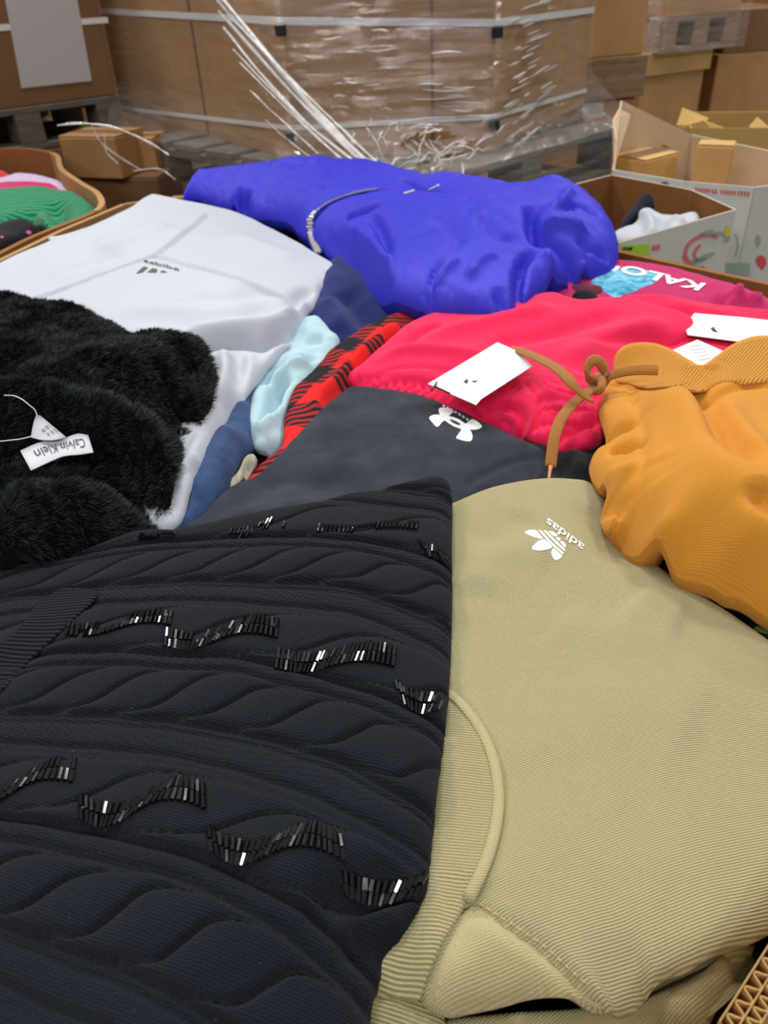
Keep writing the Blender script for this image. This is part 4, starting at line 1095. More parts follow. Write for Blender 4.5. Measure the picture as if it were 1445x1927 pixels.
# raspberry sweatpants with gathered hem and cuff
rd = Cloth(gain=2.2, outline=[(652, 716, -0.006), (680, 690, -0.002), (720, 655, 0.004), (762, 618, 0.01), (810, 598, 0.014), (880, 585, 0.014), (950, 572, 0.014), (1000, 562, 0.022), (1045, 558, 0.026), (1085, 570, 0.026), (1130, 566, 0.022), (1185, 568, 0.02), (1250, 585, 0.016), (1300, 602, 0.012), (1316, 628, 0.006), (1262, 662, 0.0), (1225, 700, -0.004), (1210, 760, -0.01), (1150, 850, -0.014), (1060, 858, -0.014), (1000, 838, -0.012), (930, 812, -0.01), (860, 782, -0.006), (800, 755, -0.004), (740, 737, -0.004), (690, 732, -0.006)],
           ctrl=[(850, 680, 0.014), (1000, 640, 0.02), (1120, 620, 0.018), (1000, 740, 0.012)], rz=0.011, step=0.0055,
           feats=[('crease', [(700, 690), (760, 660), (860, 665), (960, 690)], 0.012, 0.005), ('crease', [(690, 712), (760, 690), (850, 700), (900, 740)], 0.003, -0.003), ('crease', [(680, 722), (750, 712), (840, 725)], 0.003, -0.003),
                  ('crease', [(800, 640), (900, 615), (1000, 590), (1060, 575)], 0.02, 0.006), ('crease', [(900, 650), (1050, 620), (1180, 580)], 0.018, -0.006), ('crease', [(1050, 690), (1150, 640), (1260, 600)], 0.02, 0.006), ('crease', [(1100, 650), (1200, 640), (1290, 635)], 0.012, -0.006), ('crease', [(760, 650), (800, 620), (840, 612)], 0.008, -0.004), ('crease', [(1230, 655), (1280, 640), (1310, 628)], 0.006, -0.004),
                  ('fn', lambda x, y: 0)] + [('crease', [(672 + 17 * i, 726 - 2.2 * i + 0.6 * i * i * 0.8), (680 + 17 * i, 702 - 2 * i + 0.42 * i * i)], 0.004, -0.005) for i in range(11)], noise=(0.003, 14, 38))
o = rd.build('sweatpants', M['red'], label='raspberry pink sweatpants with a gathered hem, white swing tag laid on them', cat='sweatpants')
cf = Cloth([(886, 772, 0.004), (905, 748, 0.010), (935, 722, 0.014), (985, 704, 0.018), (1045, 697, 0.018), (1100, 712, 0.016), (1135, 750, 0.012), (1140, 800, 0.008), (1128, 838, 0.004), (1080, 852, 0.002), (1020, 836, 0.002), (975, 814, 0.003), (925, 792, 0.003)], ctrl=[(1050, 760, 0.020), (1000, 745, 0.020)], rz=0.012, ratio=1.4, step=0.0028, gain=1.5,
           feats=[('reg', [(912, 776), (938, 756), (972, 756), (992, 776), (985, 802), (955, 800)], -0.024, 0.010), ('crease', [(935, 776), (955, 768), (975, 782), (978, 798)], 0.005, 0.012), ('crease', [(985, 715), (1008, 742), (1012, 785), (1000, 812)], 0.0035, -0.004), ('crease', [(1010, 708), (1050, 735), (1125, 742)], 0.003, -0.003)]
           + [('crease', [(1022 + 14 * i, 738 - 1 * i), (1016 + 15 * i, 770 - 1 * i), (1004 + 15 * i, 812)], 0.0042, -0.0045 * (1 - i / 14)) for i in range(8)] + [('crease', [(1000, 768), (1060, 762), (1130, 772)], 0.003, -0.0025), ('crease', [(1000, 792), (1060, 790), (1120, 796)], 0.003, -0.0025), ('crease', [(1030, 832), (1090, 800), (1130, 782)], 0.007, -0.007), ('crease', [(1090, 845), (1120, 812)], 0.008, 0.005), ('crease', [(900, 768), (930, 742), (975, 722)], 0.004, -0.003)], noise=(0.003, 40, 39))
cf.build('cuff', M['red'], o)
# swing tags
def tag_card(name, cl, quad, label, marks, extra=(), lift=0.004, mat='paper'):
    w = cl.on(quad); n = len(w)
    c = w.mean(0); A = np.c_[w[:, :2], np.ones(n)]; k = np.linalg.lstsq(A, w[:, 2], rcond=None)[0]
    zf = lambda x, y: k[0] * x + k[1] * y + k[2]
    gx_, gy_ = np.meshgrid(np.linspace(w[:, 0].min(), w[:, 0].max(), 24), np.linspace(w[:, 1].min(), w[:, 1].max(), 24)); g = np.c_[gx_.ravel(), gy_.ravel()]; g = np.vstack([g[inside(g, w[:, :2])], w[:, :2]])
    hi = max(0.0, np.max(cl.surf(g[:, 0], g[:, 1]) - zf(g[:, 0], g[:, 1]))) + lift
    vv = ray(np.array(quad, float)[:, 0], np.array(quad, float)[:, 1])
    tt_ = (k[0] * CAM[0] + k[1] * CAM[1] + k[2] + hi - CAM[2]) / (vv[:, 2] - k[0] * vv[:, 0] - k[1] * vv[:, 1])
    w = CAM + vv * tt_[:, None]
    V, F = [], []
    for s in (0.0007, 0.0):
        V += [(p[0], p[1], zf(p[0], p[1]) + hi + s) for p in w]
    F = [list(range(n)), list(range(n, 2 * n))[::-1]] + [[i, n + i, n + (i + 1) % n, (i + 1) % n] for i in range(n)]
    o = link(name, V, F, M[mat], shade=False)
    tag(o, label, 'tag')
    flat = Cloth.__new__(Cloth); flat.surf = lambda x, y: zf(x, y) + hi + 0.0007; flat.R = (1, 0)
    for nm, polys, mt in marks: decal(nm, flat, polys, M[mt], o, 0.0003, 0.01)
    return o, flat
t1, f1 = tag_card('swing_tag', rd, [(805, 723), (936, 645), (975, 662), (1001, 690), (905, 752), (896, 763)], 'white swing tag lying on the raspberry sweatpants, small black script on it',
    [('script_mark', [[(872, 719), (876, 713), (878, 713.5), (876, 718), (882, 715), (883, 717), (878, 720), (884, 722), (883, 724), (876, 721.5), (873, 722)]], 'ink'), ('small_mark', [[(887, 717), (893, 715), (899, 716), (898, 719), (894, 718), (893, 723), (891, 723), (891, 718), (888, 720)]], 'ink')], lift=0.005)
pb = f1.on([(812, 738), (822, 722)]); pb2 = f1.on([(818, 730), (846, 743)])
for P in (pb, pb2):
    P[:, 2] += 0.002
    Vt, Ft = tube(np.linspace(0, 1, 5)[:, None] * (P[1] - P[0]) + P[0], 0.0011, 6); link('barb', Vt, Ft, M['clip'], t1)
t2, f2 = tag_card('swing_tag', r2, [(1306, 590), (1400, 598), (1520, 612), (1520, 664), (1400, 645), (1294, 631), (1288, 615)], 'white swing tag with two small black marks, on the far raspberry sweatshirt',
    [('small_mark', [[(1296, 608), (1302, 606), (1303, 610), (1298, 612)]], 'ink'), ('script_mark', [[(1337, 618), (1341, 614), (1346, 618), (1347, 622), (1352, 623), (1351, 627), (1344, 626), (1340, 623)]], 'ink')], lift=0.006)
t3, f3 = tag_card('care_card', r2, [(1254, 664), (1312, 640), (1362, 662), (1320, 698)], 'white card with grey text lines, half under the mustard waistband',
    [('text_line', [[(1290 + 5 * i, 655 + 6.5 * i - 3), (1325 + 4 * i, 648 + 6 * i), (1325 + 4 * i, 650 + 6 * i), (1290 + 5 * i, 657 + 6.5 * i - 3)] for i in range(5)], 'greypaper')], lift=0.006)

# olive sweatshirt
low = Cloth([(690, 2010, -0.07), (760, 1960, -0.05), (800, 1930, -0.045), (850, 1918, -0.042), (920, 1912, -0.04), (1000, 1905, -0.04), (1100, 1898, -0.038), (1200, 1885, -0.036), (1280, 1862, -0.034), (1340, 1820, -0.034), (1368, 1775, -0.034), (1420, 1750, -0.04), (1415, 1800, -0.05), (1390, 1850, -0.055), (1340, 1920, -0.06), (1300, 2000, -0.07), (1100, 2040, -0.07)], rz=0.016, step=0.005,
            feats=[('crease', [(985, 1895), (975, 1925), (970, 1990)], 0.004, -0.004), ('crease', [(1240, 1960), (1320, 1880), (1390, 1800)], 0.02, 0.006)], noise=(0.002, 20, 41), rot=((860, 1940), (1250, 1890)))
inn = Cloth([(1150, 1870, -0.045), (1220, 1825, -0.04), (1300, 1800, -0.036), (1390, 1770, -0.034), (1420, 1790, -0.045), (1330, 1860, -0.05), (1200, 1900, -0.052)], rz=0.006, step=0.006, rot=((1200, 1860), (1330, 1800)))
ol = Cloth([(765, 1020, -0.008), (800, 975, -0.004), (850, 952, 0.0), (925, 922, 0.006), (1000, 908, 0.01), (1070, 906, 0.01), (1110, 914, 0.006), (1150, 955, -0.004), (1190, 1030, -0.012), (1280, 1098, -0.016), (1370, 1158, -0.018), (1450, 1215, -0.022), (1540, 1300, -0.03), (1560, 1500, -0.03), (1540, 1690, -0.026), (1448, 1758, -0.022), (1388, 1785, -0.018), (1340, 1800, -0.014), (1290, 1832, -0.018), (1250, 1845, -0.02), (1215, 1876, -0.022), (1190, 1898, -0.022), (1148, 1904, -0.02), (1100, 1890, -0.016), (1060, 1878, -0.016), (1000, 1882, -0.02), (940, 1898, -0.024), (880, 1910, -0.026), (840, 1914, -0.026), (800, 1892, -0.026), (780, 1860, -0.026), (755, 1800, -0.02), (760, 1600, -0.012), (760, 1300, -0.01)],
           ctrl=[(950, 1010, 0.004), (1050, 1000, 0.008), (1150, 1080, -0.002), (1000, 1200, 0.0), (1200, 1250, 0.0), (1350, 1300, -0.006), (1100, 1450, 0.004), (1300, 1500, 0.0), (1150, 1650, 0.0), (1350, 1680, -0.006), (960, 1780, -0.006), (860, 1830, -0.012)], rz=0.010, step=0.0042,
           feats=[('crease', [(895, 1130), (925, 1060), (1000, 1045), (1060, 1060)], 0.028, 0.006), ('crease', [(880, 1020), (940, 1000), (990, 960)], 0.022, -0.004), ('crease', [(1040, 1160), (1140, 1200), (1220, 1180)], 0.026, 0.003), ('crease', [(1180, 1130), (1240, 1160), (1290, 1180)], 0.03, 0.004), ('crease', [(1110, 940), (1140, 1000), (1180, 1070)], 0.025, -0.005),
                  ('crease', [(885, 1700), (950, 1740), (1012, 1784), (1085, 1852), (1146, 1906)], 0.0034, -0.0050, 'full'), ('step', [(1146, 1906), (1085, 1850), (1012, 1782), (950, 1738), (885, 1698)], 0.003, 0.03, 0.003),
                  ('crease', [(820, 1720), (870, 1700), (885, 1640)], 0.02, -0.002), ('crease', [(800, 1900), (815, 1830), (850, 1770), (878, 1708)], 0.004, -0.0025, 'full'), ('crease', [(1235, 1845), (1180, 1858), (1150, 1890)], 0.02, -0.006), ('crease', [(1080, 1320), (1200, 1330), (1330, 1390)], 0.05, 0.003), ('crease', [(1000, 1400), (1100, 1550), (1250, 1620)], 0.05, -0.002)], noise=(0.002, 9, 42), rot=((1100, 1400), (1200, 1372)))
o = ol.build('sweatshirt', M['olive'], label='olive green sweatshirt with white trefoil print, lying nearest the cut corner', cat='sweatshirt')
Cloth([(640, 2010, -0.05), (655, 1900, -0.04), (700, 1850, -0.036), (770, 1850, -0.036), (840, 1925, -0.046), (820, 2010, -0.055)], rz=0.004, step=0.006, rot=((700, 1900), (790, 1930))).build('back_panel', M['olive_rib'], o)
low.build('sleeve', M['olive_plain'], o)
inn.build('inner_layer', M['olive_rib'], o)
gpx = [(885, 1704), (950, 1745), (1010, 1788), (1080, 1855), (1138, 1902), (1100, 1889), (1060, 1878), (1000, 1881), (940, 1896), (880, 1908), (840, 1911), (806, 1890), (806, 1868), (828, 1806), (855, 1756)]
gus = Cloth([(x, y, z + 0.0016, 0.0014) for (x, y), z in zip(gpx, ol.on(gpx)[:, 2])], rz=0.0014, step=0.005, rot=((850, 1800), (1000, 1850)))
_gt = gus.top
gus.top = lambda x, y: np.maximum(_gt(x, y), ol.surf(x, y) + 0.0012)
gus.build('shoulder_panel', M['olive_plain'], o)
# the ribbed collar and its piping
AR = [(838, 1302), (868, 1326), (900, 1368), (922, 1412), (934, 1458), (938, 1510), (932, 1560), (918, 1612), (900, 1655), (880, 1695)]
col_out = AR + [(855, 1738), (826, 1790), (800, 1850), (790, 1885), (745, 1880), (700, 1870), (690, 1800), (740, 1700), (770, 1550), (775, 1400), (790, 1310)]
colr = Cloth([(x, y, None) for x, y in []] or [(x, y, 0.0) for x, y in col_out], rz=0.003, step=0.004, rot=((860, 1500), (930, 1500)))
cz = []
for x, y in col_out:
    w = ol.on([(max(x, 762) if y > 1000 else x, min(y, 1880))])[0]; cz.append((x, y, w[2] + 0.0035 if y < 1700 else w[2] + 0.003, 0.002))
colr = Cloth(cz, rz=0.002, step=0.004, rot=((860, 1480), (930, 1484)), noise=(0.0012, 30, 44))
_ct = colr.top
colr.top = lambda x, y: np.maximum(_ct(x, y), ol.surf(x, y) + 0.0022)
colr.build('collar', M['olive_rib'], o)
ap = catmull(colr.on(AR, 0.001), 6)
Vt, Ft, Ut = ribbon(resample(ap, 0.004), 0.0078, 0.0036)
link('collar_piping', Vt, Ft, M['olive_plain'], o, np.array(Ut))
# stitches along the raglan seam
def stitch_line(name, cl, pts, L, gap, r, mat, parent, off=0.0003):
    P = resample(catmull(cl.on(pts)[:, :], 6), L + gap); Vs, Fs = [], []
    for i in range(len(P) - 1):
        a, b = P[i], P[i] + (P[i + 1] - P[i]) * (L / (L + gap)); m = (a + b) / 2
        v, f = tube([a + (0, 0, off), m + (0, 0, off + r * 0.8), b + (0, 0, off)], r, 4)
        k = len(Vs); Vs += v; Fs += [[k + j for j in q] for q in f]
    return tag(link(name, Vs, Fs, mat, parent), kind='stuff')
stitch_line('seam_stitch', ol, [(900, 1700), (960, 1738), (1022, 1780), (1095, 1846), (1156, 1900)], 0.0032, 0.0018, 0.0005, M['olive_plain'], o)
stitch_line('seam_stitch', ol, [(872, 1760), (845, 1800), (828, 1850), (818, 1890)], 0.0026, 0.0012, 0.0006, M['olive_plain'], o)
T = lambda pts, k=8.5: [(960 + a / k, 960 + b / k) for a, b in pts]
decal('trefoil_print', ol, [
    T([(228, 360), (260, 335), (320, 320), (410, 322), (440, 355), (490, 415), (530, 465), (470, 462), (400, 445), (320, 415), (255, 385)]),
    T([(560, 472), (620, 530), (685, 597), (630, 625), (560, 645), (470, 655), (390, 650), (332, 628), (350, 595), (400, 540), (460, 495), (510, 475)]),
    T([(690, 612), (760, 665), (845, 735), (820, 765), (760, 800), (715, 810), (690, 785), (665, 735), (652, 685), (665, 640)]),
    T([(450, 325), (490, 325), (560, 405), (640, 495), (720, 575), (800, 640), (866, 690), (852, 718), (790, 672), (700, 600), (600, 500), (520, 410)]),
    T([(525, 328), (560, 325), (620, 380), (700, 465), (780, 540), (850, 605), (888, 640), (882, 670), (820, 625), (730, 545), (640, 455), (570, 375)]),
    T([(612, 345), (650, 340), (710, 365), (762, 412), (725, 435), (690, 420), (650, 385)]),
    T([(722, 450), (765, 436), (815, 455), (785, 508), (750, 480)]),
    T([(792, 515), (825, 492), (870, 525), (895, 575), (885, 615), (850, 585)])], M['printwhite'], o, 0.0006, 0.003)
text_on('print_name', ol, 'adidas', T([(1190, 570)])[0], T([(600, 130)])[0], (-4 / 8.5 * 12, 110 / 8.5), M['printwhite'], o, 0.0009, 0.012)

# green leaf print garment at the right edge
lf = Cloth([(1405, 1190, -0.03), (1440, 1150, -0.02), (1520, 1170, -0.02), (1560, 1260, -0.035), (1470, 1240, -0.034)], rz=0.008, step=0.006)
o = lf.build('shirt', M['black'], label='black shirt with green leaf print, a corner between mustard and olive', cat='shirt')
decal('leaf_print', lf, [[(1412, 1188), (1425, 1178), (1450, 1186), (1450, 1196), (1428, 1190)], [(1420, 1196), (1440, 1202), (1455, 1222), (1440, 1212)]], M['leafgreen'], o)

# mustard joggers
og = Cloth([(1153, 705, 0.03, 0.008), (1156, 672, 0.044, 0.006), (1172, 654, 0.05, 0.005), (1200, 647, 0.054, 0.005), (1240, 651, 0.054, 0.005), (1275, 668, 0.052, 0.005), (1300, 684, 0.05, 0.005), (1320, 692, 0.05, 0.005), (1345, 674, 0.052, 0.005), (1378, 650, 0.056, 0.005), (1412, 638, 0.058, 0.005), (1460, 634, 0.058, 0.005), (1580, 650, 0.05), (1640, 900, 0.03), (1600, 1180, 0.02), (1520, 1190, 0.02), (1448, 1165, 0.024), (1360, 1128, 0.026), (1270, 1088, 0.028), (1200, 1050, 0.028), (1165, 1022, 0.026), (1150, 1004, 0.02, 0.012), (1134, 992, 0.02, 0.012), (1132, 962, 0.022, 0.014), (1140, 940, 0.024, 0.012), (1118, 912, 0.024, 0.014), (1108, 884, 0.026, 0.016), (1118, 856, 0.03, 0.016), (1142, 842, 0.032, 0.012), (1136, 812, 0.03, 0.012), (1127, 780, 0.028, 0.012), (1136, 738, 0.028, 0.01)],
           ctrl=[(1220, 760, 0.058), (1300, 840, 0.066), (1250, 950, 0.064), (1400, 1000, 0.062), (1330, 1050, 0.058), (1430, 800, 0.05), (1400, 720, 0.052), (1200, 880, 0.054), (1280, 740, 0.056)], rz=0.03, ratio=1.4, step=0.0045,
           feats=[('crease', [(1156, 722), (1190, 728), (1260, 732), (1330, 738), (1400, 728), (1470, 722)], 0.004, -0.004, 'full'), ('step', [(1470, 718), (1400, 722), (1330, 733), (1260, 727), (1190, 722), (1156, 716)][::-1], 0.003, 0.03, 0.003),
                  ('crease', [(1186, 732), (1200, 765), (1212, 810), (1210, 860), (1203, 920), (1188, 970), (1166, 1016)], 0.003, -0.003, 'full'),
                  ('crease', [(1205, 790), (1160, 806), (1135, 815)], 0.008, -0.009), ('crease', [(1208, 840), (1180, 838), (1145, 845)], 0.008, -0.012), ('crease', [(1190, 890), (1150, 905), (1125, 905)], 0.012, 0.008), ('crease', [(1180, 950), (1150, 942), (1135, 935)], 0.007, -0.01), ('crease', [(1170, 975), (1150, 975)], 0.008, 0.005),
                  ('crease', [(1318, 700), (1320, 735), (1345, 780), (1385, 840), (1425, 880), (1460, 890)], 0.016, -0.016), ('crease', [(1345, 745), (1385, 800), (1430, 850)], 0.016, 0.008), ('crease', [(1290, 720), (1310, 800), (1360, 860), (1410, 920), (1460, 960)], 0.03, 0.008), ('crease', [(1200, 745), (1215, 790)], 0.01, -0.004), ('crease', [(1215, 730), (1280, 775), (1300, 850)], 0.022, 0.004), ('crease', [(1320, 690), (1318, 715)], 0.014, -0.012), ('crease', [(1420, 905), (1445, 930), (1480, 930)], 0.012, -0.012), ('crease', [(1235, 860), (1250, 900)], 0.02, -0.003)], noise=(0.0022, 14, 51), rot=((1200, 1000), (1340, 1060)))
o = og.build('joggers', M['orange'], label='mustard orange drawstring joggers with a ribbed waistband, at the right edge', cat='joggers')
wbz = []
for x, y in [(1154, 704), (1157, 676), (1173, 657), (1201, 650), (1240, 654), (1274, 671), (1299, 687), (1320, 695), (1346, 677), (1379, 653), (1413, 641), (1460, 637), (1560, 650), (1560, 726), (1470, 719), (1400, 724), (1330, 735), (1260, 729), (1190, 724), (1160, 719)]:
    w = og.on([(min(x, 1480), y)])[0]; wbz.append((x, y, w[2] + 0.0035, 0.0025))
wb = Cloth(wbz, rz=0.0025, step=0.004, rot=((1200, 690), (1300, 700)))
_t = wb.top
def wbtop(x, y):
    return np.maximum(_t(x, y), og.surf(x, y) + 0.002)
wb.top = wbtop
wb.build('waistband', M['orange_rib'], o)
def path3(pts):   # px, py, z -> smooth path in space
    return catmull(np.array([at(a, b, c) for a, b, c in pts]), 8)
tails = [([(1128, 718, 0.036), (1105, 738, 0.038), (1078, 760, 0.038), (1056, 788, 0.034), (1044, 820, 0.026), (1039, 850, 0.016), (1036, 878, 0.006)], 0.0125, 0.2, 0.5),
         ([(1112, 752, 0.040), (1098, 744, 0.048), (1078, 724, 0.060), (1058, 702, 0.064), (1034, 685, 0.060), (1008, 672, 0.052), (984, 662, 0.044), (970, 657, 0.038)], 0.0125, 0.7, 0.7),
         ([(1128, 728, 0.036), (1142, 712, 0.046), (1162, 702, 0.056), (1190, 697, 0.063), (1215, 696, 0.066), (1238, 697, 0.066)], 0.0125, -0.9, -0.7),
         ([(1122, 726, 0.036), (1106, 708, 0.050), (1106, 690, 0.060), (1120, 676, 0.066), (1134, 690, 0.058), (1138, 708, 0.048), (1128, 724, 0.038)], 0.012, -0.9, -0.9)]
for k, (pts, w, t0_, t1_) in enumerate(tails):
    P = resample(path3(pts), 0.003); tw = np.linspace(t0_, t1_, len(P)) * (0.5 if k < 2 else 1)
    Vt, Ft, Ut = ribbon(P, w, 0.0028, twist=tw)
    link('drawstring', Vt, Ft, M['cord'], o, np.array(Ut))
Vt, Ft = tube(path3([(1122, 708, 0.04), (1132, 716, 0.045), (1130, 732, 0.042), (1120, 736, 0.034)]), 0.0052, 8); link('knot', Vt, Ft, M['cord'], o, np.array(Vt)[:, :2])
for a, b in (((1036, 878, 0.006), (1032, 905, 0.0)), ((970, 657, 0.038), (964, 653, 0.037))):
    P = np.array([at(*a), at(*b)]); Vt, Ft = tube(np.linspace(0, 1, 5)[:, None] * (P[1] - P[0]) + P[0], 0.0018, 8, np.array([1.6, 1.1, 1, 0.95, 0.8])); link('aglet', Vt, Ft, M['aglet'], o)

# blue jacket
jk = Cloth(gain=2.3, sharp=0.75, outline=[(345, 374, 0.05, 0.016), (352, 354, 0.062, 0.02), (372, 338, 0.075), (405, 330, 0.085), (470, 319, 0.1), (540, 311, 0.11), (610, 311, 0.112), (680, 318, 0.106), (740, 328, 0.098), (768, 331, 0.1, 0.015), (782, 326, 0.106, 0.012), (800, 338, 0.1, 0.015), (830, 350, 0.09), (880, 354, 0.088), (940, 360, 0.086), (980, 368, 0.086), (1010, 358, 0.094), (1040, 348, 0.1), (1070, 354, 0.1), (1100, 376, 0.092), (1138, 412, 0.08), (1160, 452, 0.066), (1162, 490, 0.052), (1140, 518, 0.044), (1090, 532, 0.042), (1040, 545, 0.044), (1000, 568, 0.046), (960, 596, 0.046), (935, 602, 0.046), (880, 594, 0.044), (800, 588, 0.042), (745, 572, 0.04), (700, 540, 0.04), (660, 505, 0.04), (620, 475, 0.04), (560, 445, 0.04), (490, 415, 0.04), (420, 394, 0.04), (370, 385, 0.04)],
           ctrl=[(560, 372, 0.078), (700, 420, 0.076), (850, 450, 0.078), (1070, 430, 0.082)], lam=2e-3, rz=0.03, ratio=1.3, step=0.006,
           feats=[('crease', [(470, 352), (455, 370), (462, 392)], 0.016, -0.016), ('crease', [(455, 350), (440, 372), (440, 390)], 0.014, 0.008), ('crease', [(600, 420), (660, 460), (740, 560)], 0.018, -0.010), ('crease', [(640, 430), (720, 480), (742, 540)], 0.014, 0.008), ('crease', [(690, 400), (720, 440), (735, 500)], 0.012, -0.008), ('crease', [(715, 380), (690, 395), (650, 405)], 0.014, -0.012),
                  ('crease', [(1000, 380), (1005, 430), (1015, 470)], 0.014, -0.016), ('crease', [(1010, 425), (1050, 430), (1110, 440)], 0.012, 0.010), ('crease', [(1010, 440), (1060, 470), (1090, 510)], 0.012, -0.014), ('crease', [(1030, 400), (1060, 380), (1075, 360)], 0.012, 0.006), ('crease', [(1010, 470), (985, 490), (975, 530), (985, 560)], 0.010, -0.014), ('crease', [(1030, 480), (1040, 510), (1080, 525)], 0.012, 0.010), ('crease', [(1050, 395), (1090, 385), (1125, 410)], 0.010, -0.008), ('crease', [(1080, 450), (1120, 465), (1150, 470)], 0.010, -0.008), ('crease', [(1090, 485), (1120, 500), (1140, 495)], 0.008, 0.008),
                  ('crease', [(830, 480), (812, 540), (815, 590)], 0.008, -0.008), ('crease', [(870, 490), (830, 520), (810, 550)], 0.009, 0.006), ('crease', [(760, 330), (800, 352), (850, 362)], 0.012, -0.012), ('crease', [(900, 400), (930, 440), (990, 450)], 0.014, -0.005), ('crease', [(820, 400), (860, 440), (850, 480)], 0.016, -0.005), ('crease', [(940, 480), (900, 500), (880, 530)], 0.012, 0.006), ('crease', [(930, 540), (950, 570), (940, 600)], 0.01, -0.010),
                  ('crease', [(597, 470), (584, 440), (585, 412), (610, 388), (650, 370), (690, 360), (730, 356)], 0.007, -0.007, 'full'),
                  ('fn', lambda x, y: 0.006 * (0.35 - np.abs(fbm(x * 9 + 0.25 * fbm(x * 20, y * 20, 2, 1.0), y * 9 + 0.25 * fbm(x * 20, y * 20, 2, 6.0), 2, 4.0)))), ('fn', lambda x, y: -0.003 * np.exp(-(fbm(x * 13, y * 11 + x * 6, 2, 9.0) / 0.05)**2))], noise=(0.005, 6, 61))
o = jk.build('jacket', M['blue'], label='royal blue puffy jacket with a white metal zip, topmost at the back', cat='jacket')
zp = [(599, 478), (586, 445), (584, 415), (604, 392), (640, 374), (680, 363), (712, 358)]
P = resample(catmull(jk.on(zp, 0.002), 6), 0.004)
Vt, Ft, Ut = ribbon(P, 0.016, 0.0012); link('zip_tape', Vt, Ft, M['blacktape'], o, np.array(Ut))
P = resample(catmull(jk.on(zp, 0.0036), 6), 0.0042); Tn = np.gradient(P, axis=0); Tn /= np.linalg.norm(Tn, axis=1)[:, None]
Vs, Fs = [], []
for i in range(len(P)):
    a = np.cross(Tn[i], [0, 0, 1.0]); a /= np.linalg.norm(a); s_ = 0.0012 if i % 2 else -0.0012
    c = P[i] + a * s_; v = []
    for dx, dy, dz in ((-1, -1, -1), (1, -1, -1), (1, 1, -1), (-1, 1, -1), (-1, -1, 1), (1, -1, 1), (1, 1, 1), (-1, 1, 1)):
        v.append(c + a * dx * 0.0056 + Tn[i] * dy * 0.0015 + np.array([0, 0, dz * 0.0018]))
    k = len(Vs); Vs += v; Fs += [[k + j for j in q] for q in ([0, 3, 2, 1], [4, 5, 6, 7], [0, 1, 5, 4], [1, 2, 6, 5], [2, 3, 7, 6], [3, 0, 4, 7])]
tag(link('zip_teeth', Vs, Fs, M['metal'], o, shade=False), kind='stuff')
for a, b in (((760, 368), (780, 362)), ((806, 362), (826, 352))):
    P = jk.on([a, b], 0.003); Vt, Ft = tube(np.linspace(0, 1, 5)[:, None] * (P[1] - P[0]) + P[0], 0.0026, 6); link('zip_end', Vt, Ft, M['metal'], o)

# white sweatshirt
wt = Cloth([(292, 372, 0.05), (350, 384, 0.045), (430, 400, 0.034), (500, 428, 0.026), (560, 460, 0.02), (615, 494, 0.012), (640, 514, 0.006), (622, 532, 0.004), (604, 548, 0.006), (600, 562, 0.002), (584, 596, -0.004), (562, 636, -0.008), (525, 682, -0.01), (488, 722, -0.012), (450, 766, -0.012), (418, 815, -0.012), (392, 868, -0.012), (366, 925, -0.014), (340, 985, -0.018), (305, 1006, -0.022), (262, 1006, -0.026), (200, 960, -0.024), (60, 900, -0.02), (-160, 800, -0.01), (-190, 600, 0.012), (-60, 525, 0.036, 0.006), (0, 500, 0.038, 0.006), (50, 475, 0.04, 0.006), (94, 457, 0.04, 0.005), (92, 449, 0.041, 0.005), (120, 445, 0.042, 0.005), (180, 424, 0.044, 0.006), (235, 400, 0.047, 0.006), (270, 378, 0.05, 0.008)],
           ctrl=[(300, 440, 0.045), (200, 500, 0.034), (350, 520, 0.034), (450, 500, 0.034), (300, 600, 0.024), (480, 580, 0.022), (100, 580, 0.026), (380, 700, 0.004), (330, 850, -0.006), (430, 700, 0.0)], rz=0.011, step=0.0055,
           feats=[('crease', [(392, 402), (345, 440), (292, 479)], 0.0048, -0.0075, 'full'), ('crease', [(292, 479), (210, 507), (120, 542), (30, 575), (-60, 606)], 0.0048, -0.0075, 'full'), ('crease', [(292, 479), (380, 506), (470, 533), (535, 560), (556, 578)], 0.0045, -0.007, 'full'),
                  ('crease', [(300, 655), (360, 638), (430, 628), (510, 622), (560, 590), (580, 560)], 0.016, 0.014), ('crease', [(330, 672), (400, 650), (450, 645), (500, 650), (545, 625), (575, 590)], 0.008, -0.026), ('crease', [(590, 540), (560, 560), (545, 600)], 0.010, -0.010),
                  ('crease', [(440, 650), (452, 700), (430, 770), (390, 850)], 0.012, -0.012), ('crease', [(420, 655), (430, 700), (412, 760)], 0.012, 0.010), ('crease', [(470, 660), (465, 700), (440, 750)], 0.012, 0.008), ('crease', [(560, 590), (530, 650), (480, 710)], 0.010, 0.006), ('crease', [(548, 568), (560, 582), (562, 600)], 0.004, -0.004),
                  ('crease', [(200, 600), (300, 585), (420, 595), (500, 570)], 0.03, 0.008), ('crease', [(330, 560), (430, 560), (520, 540)], 0.024, -0.006), ('crease', [(420, 440), (500, 470), (580, 500)], 0.03, 0.006), ('crease', [(160, 470), (240, 450), (320, 420)], 0.03, 0.007), ('crease', [(80, 520), (180, 490), (250, 470)], 0.024, -0.005), ('crease', [(380, 870), (360, 880), (340, 900)], 0.008, 0.005), ('crease', [(400, 800), (370, 850), (340, 960)], 0.012, 0.006)], noise=(0.004, 7, 71))
o = wt.build('sweatshirt', M['white'], label='white sweatshirt with raglan seams and a tiny dark three-bar print', cat='sweatshirt')
Z = lambda pts, k=12.04: [(240 + a / k, 470 + b / k) for a, b in pts]
decal('bar_print', wt, [Z([(200, 548), (370, 385), (470, 412), (345, 520)]), Z([(450, 518), (570, 425), (680, 450), (655, 525)]), Z([(745, 520), (785, 470), (900, 512), (880, 522)])], M['printdark'], o, 0.0008, 0.004)
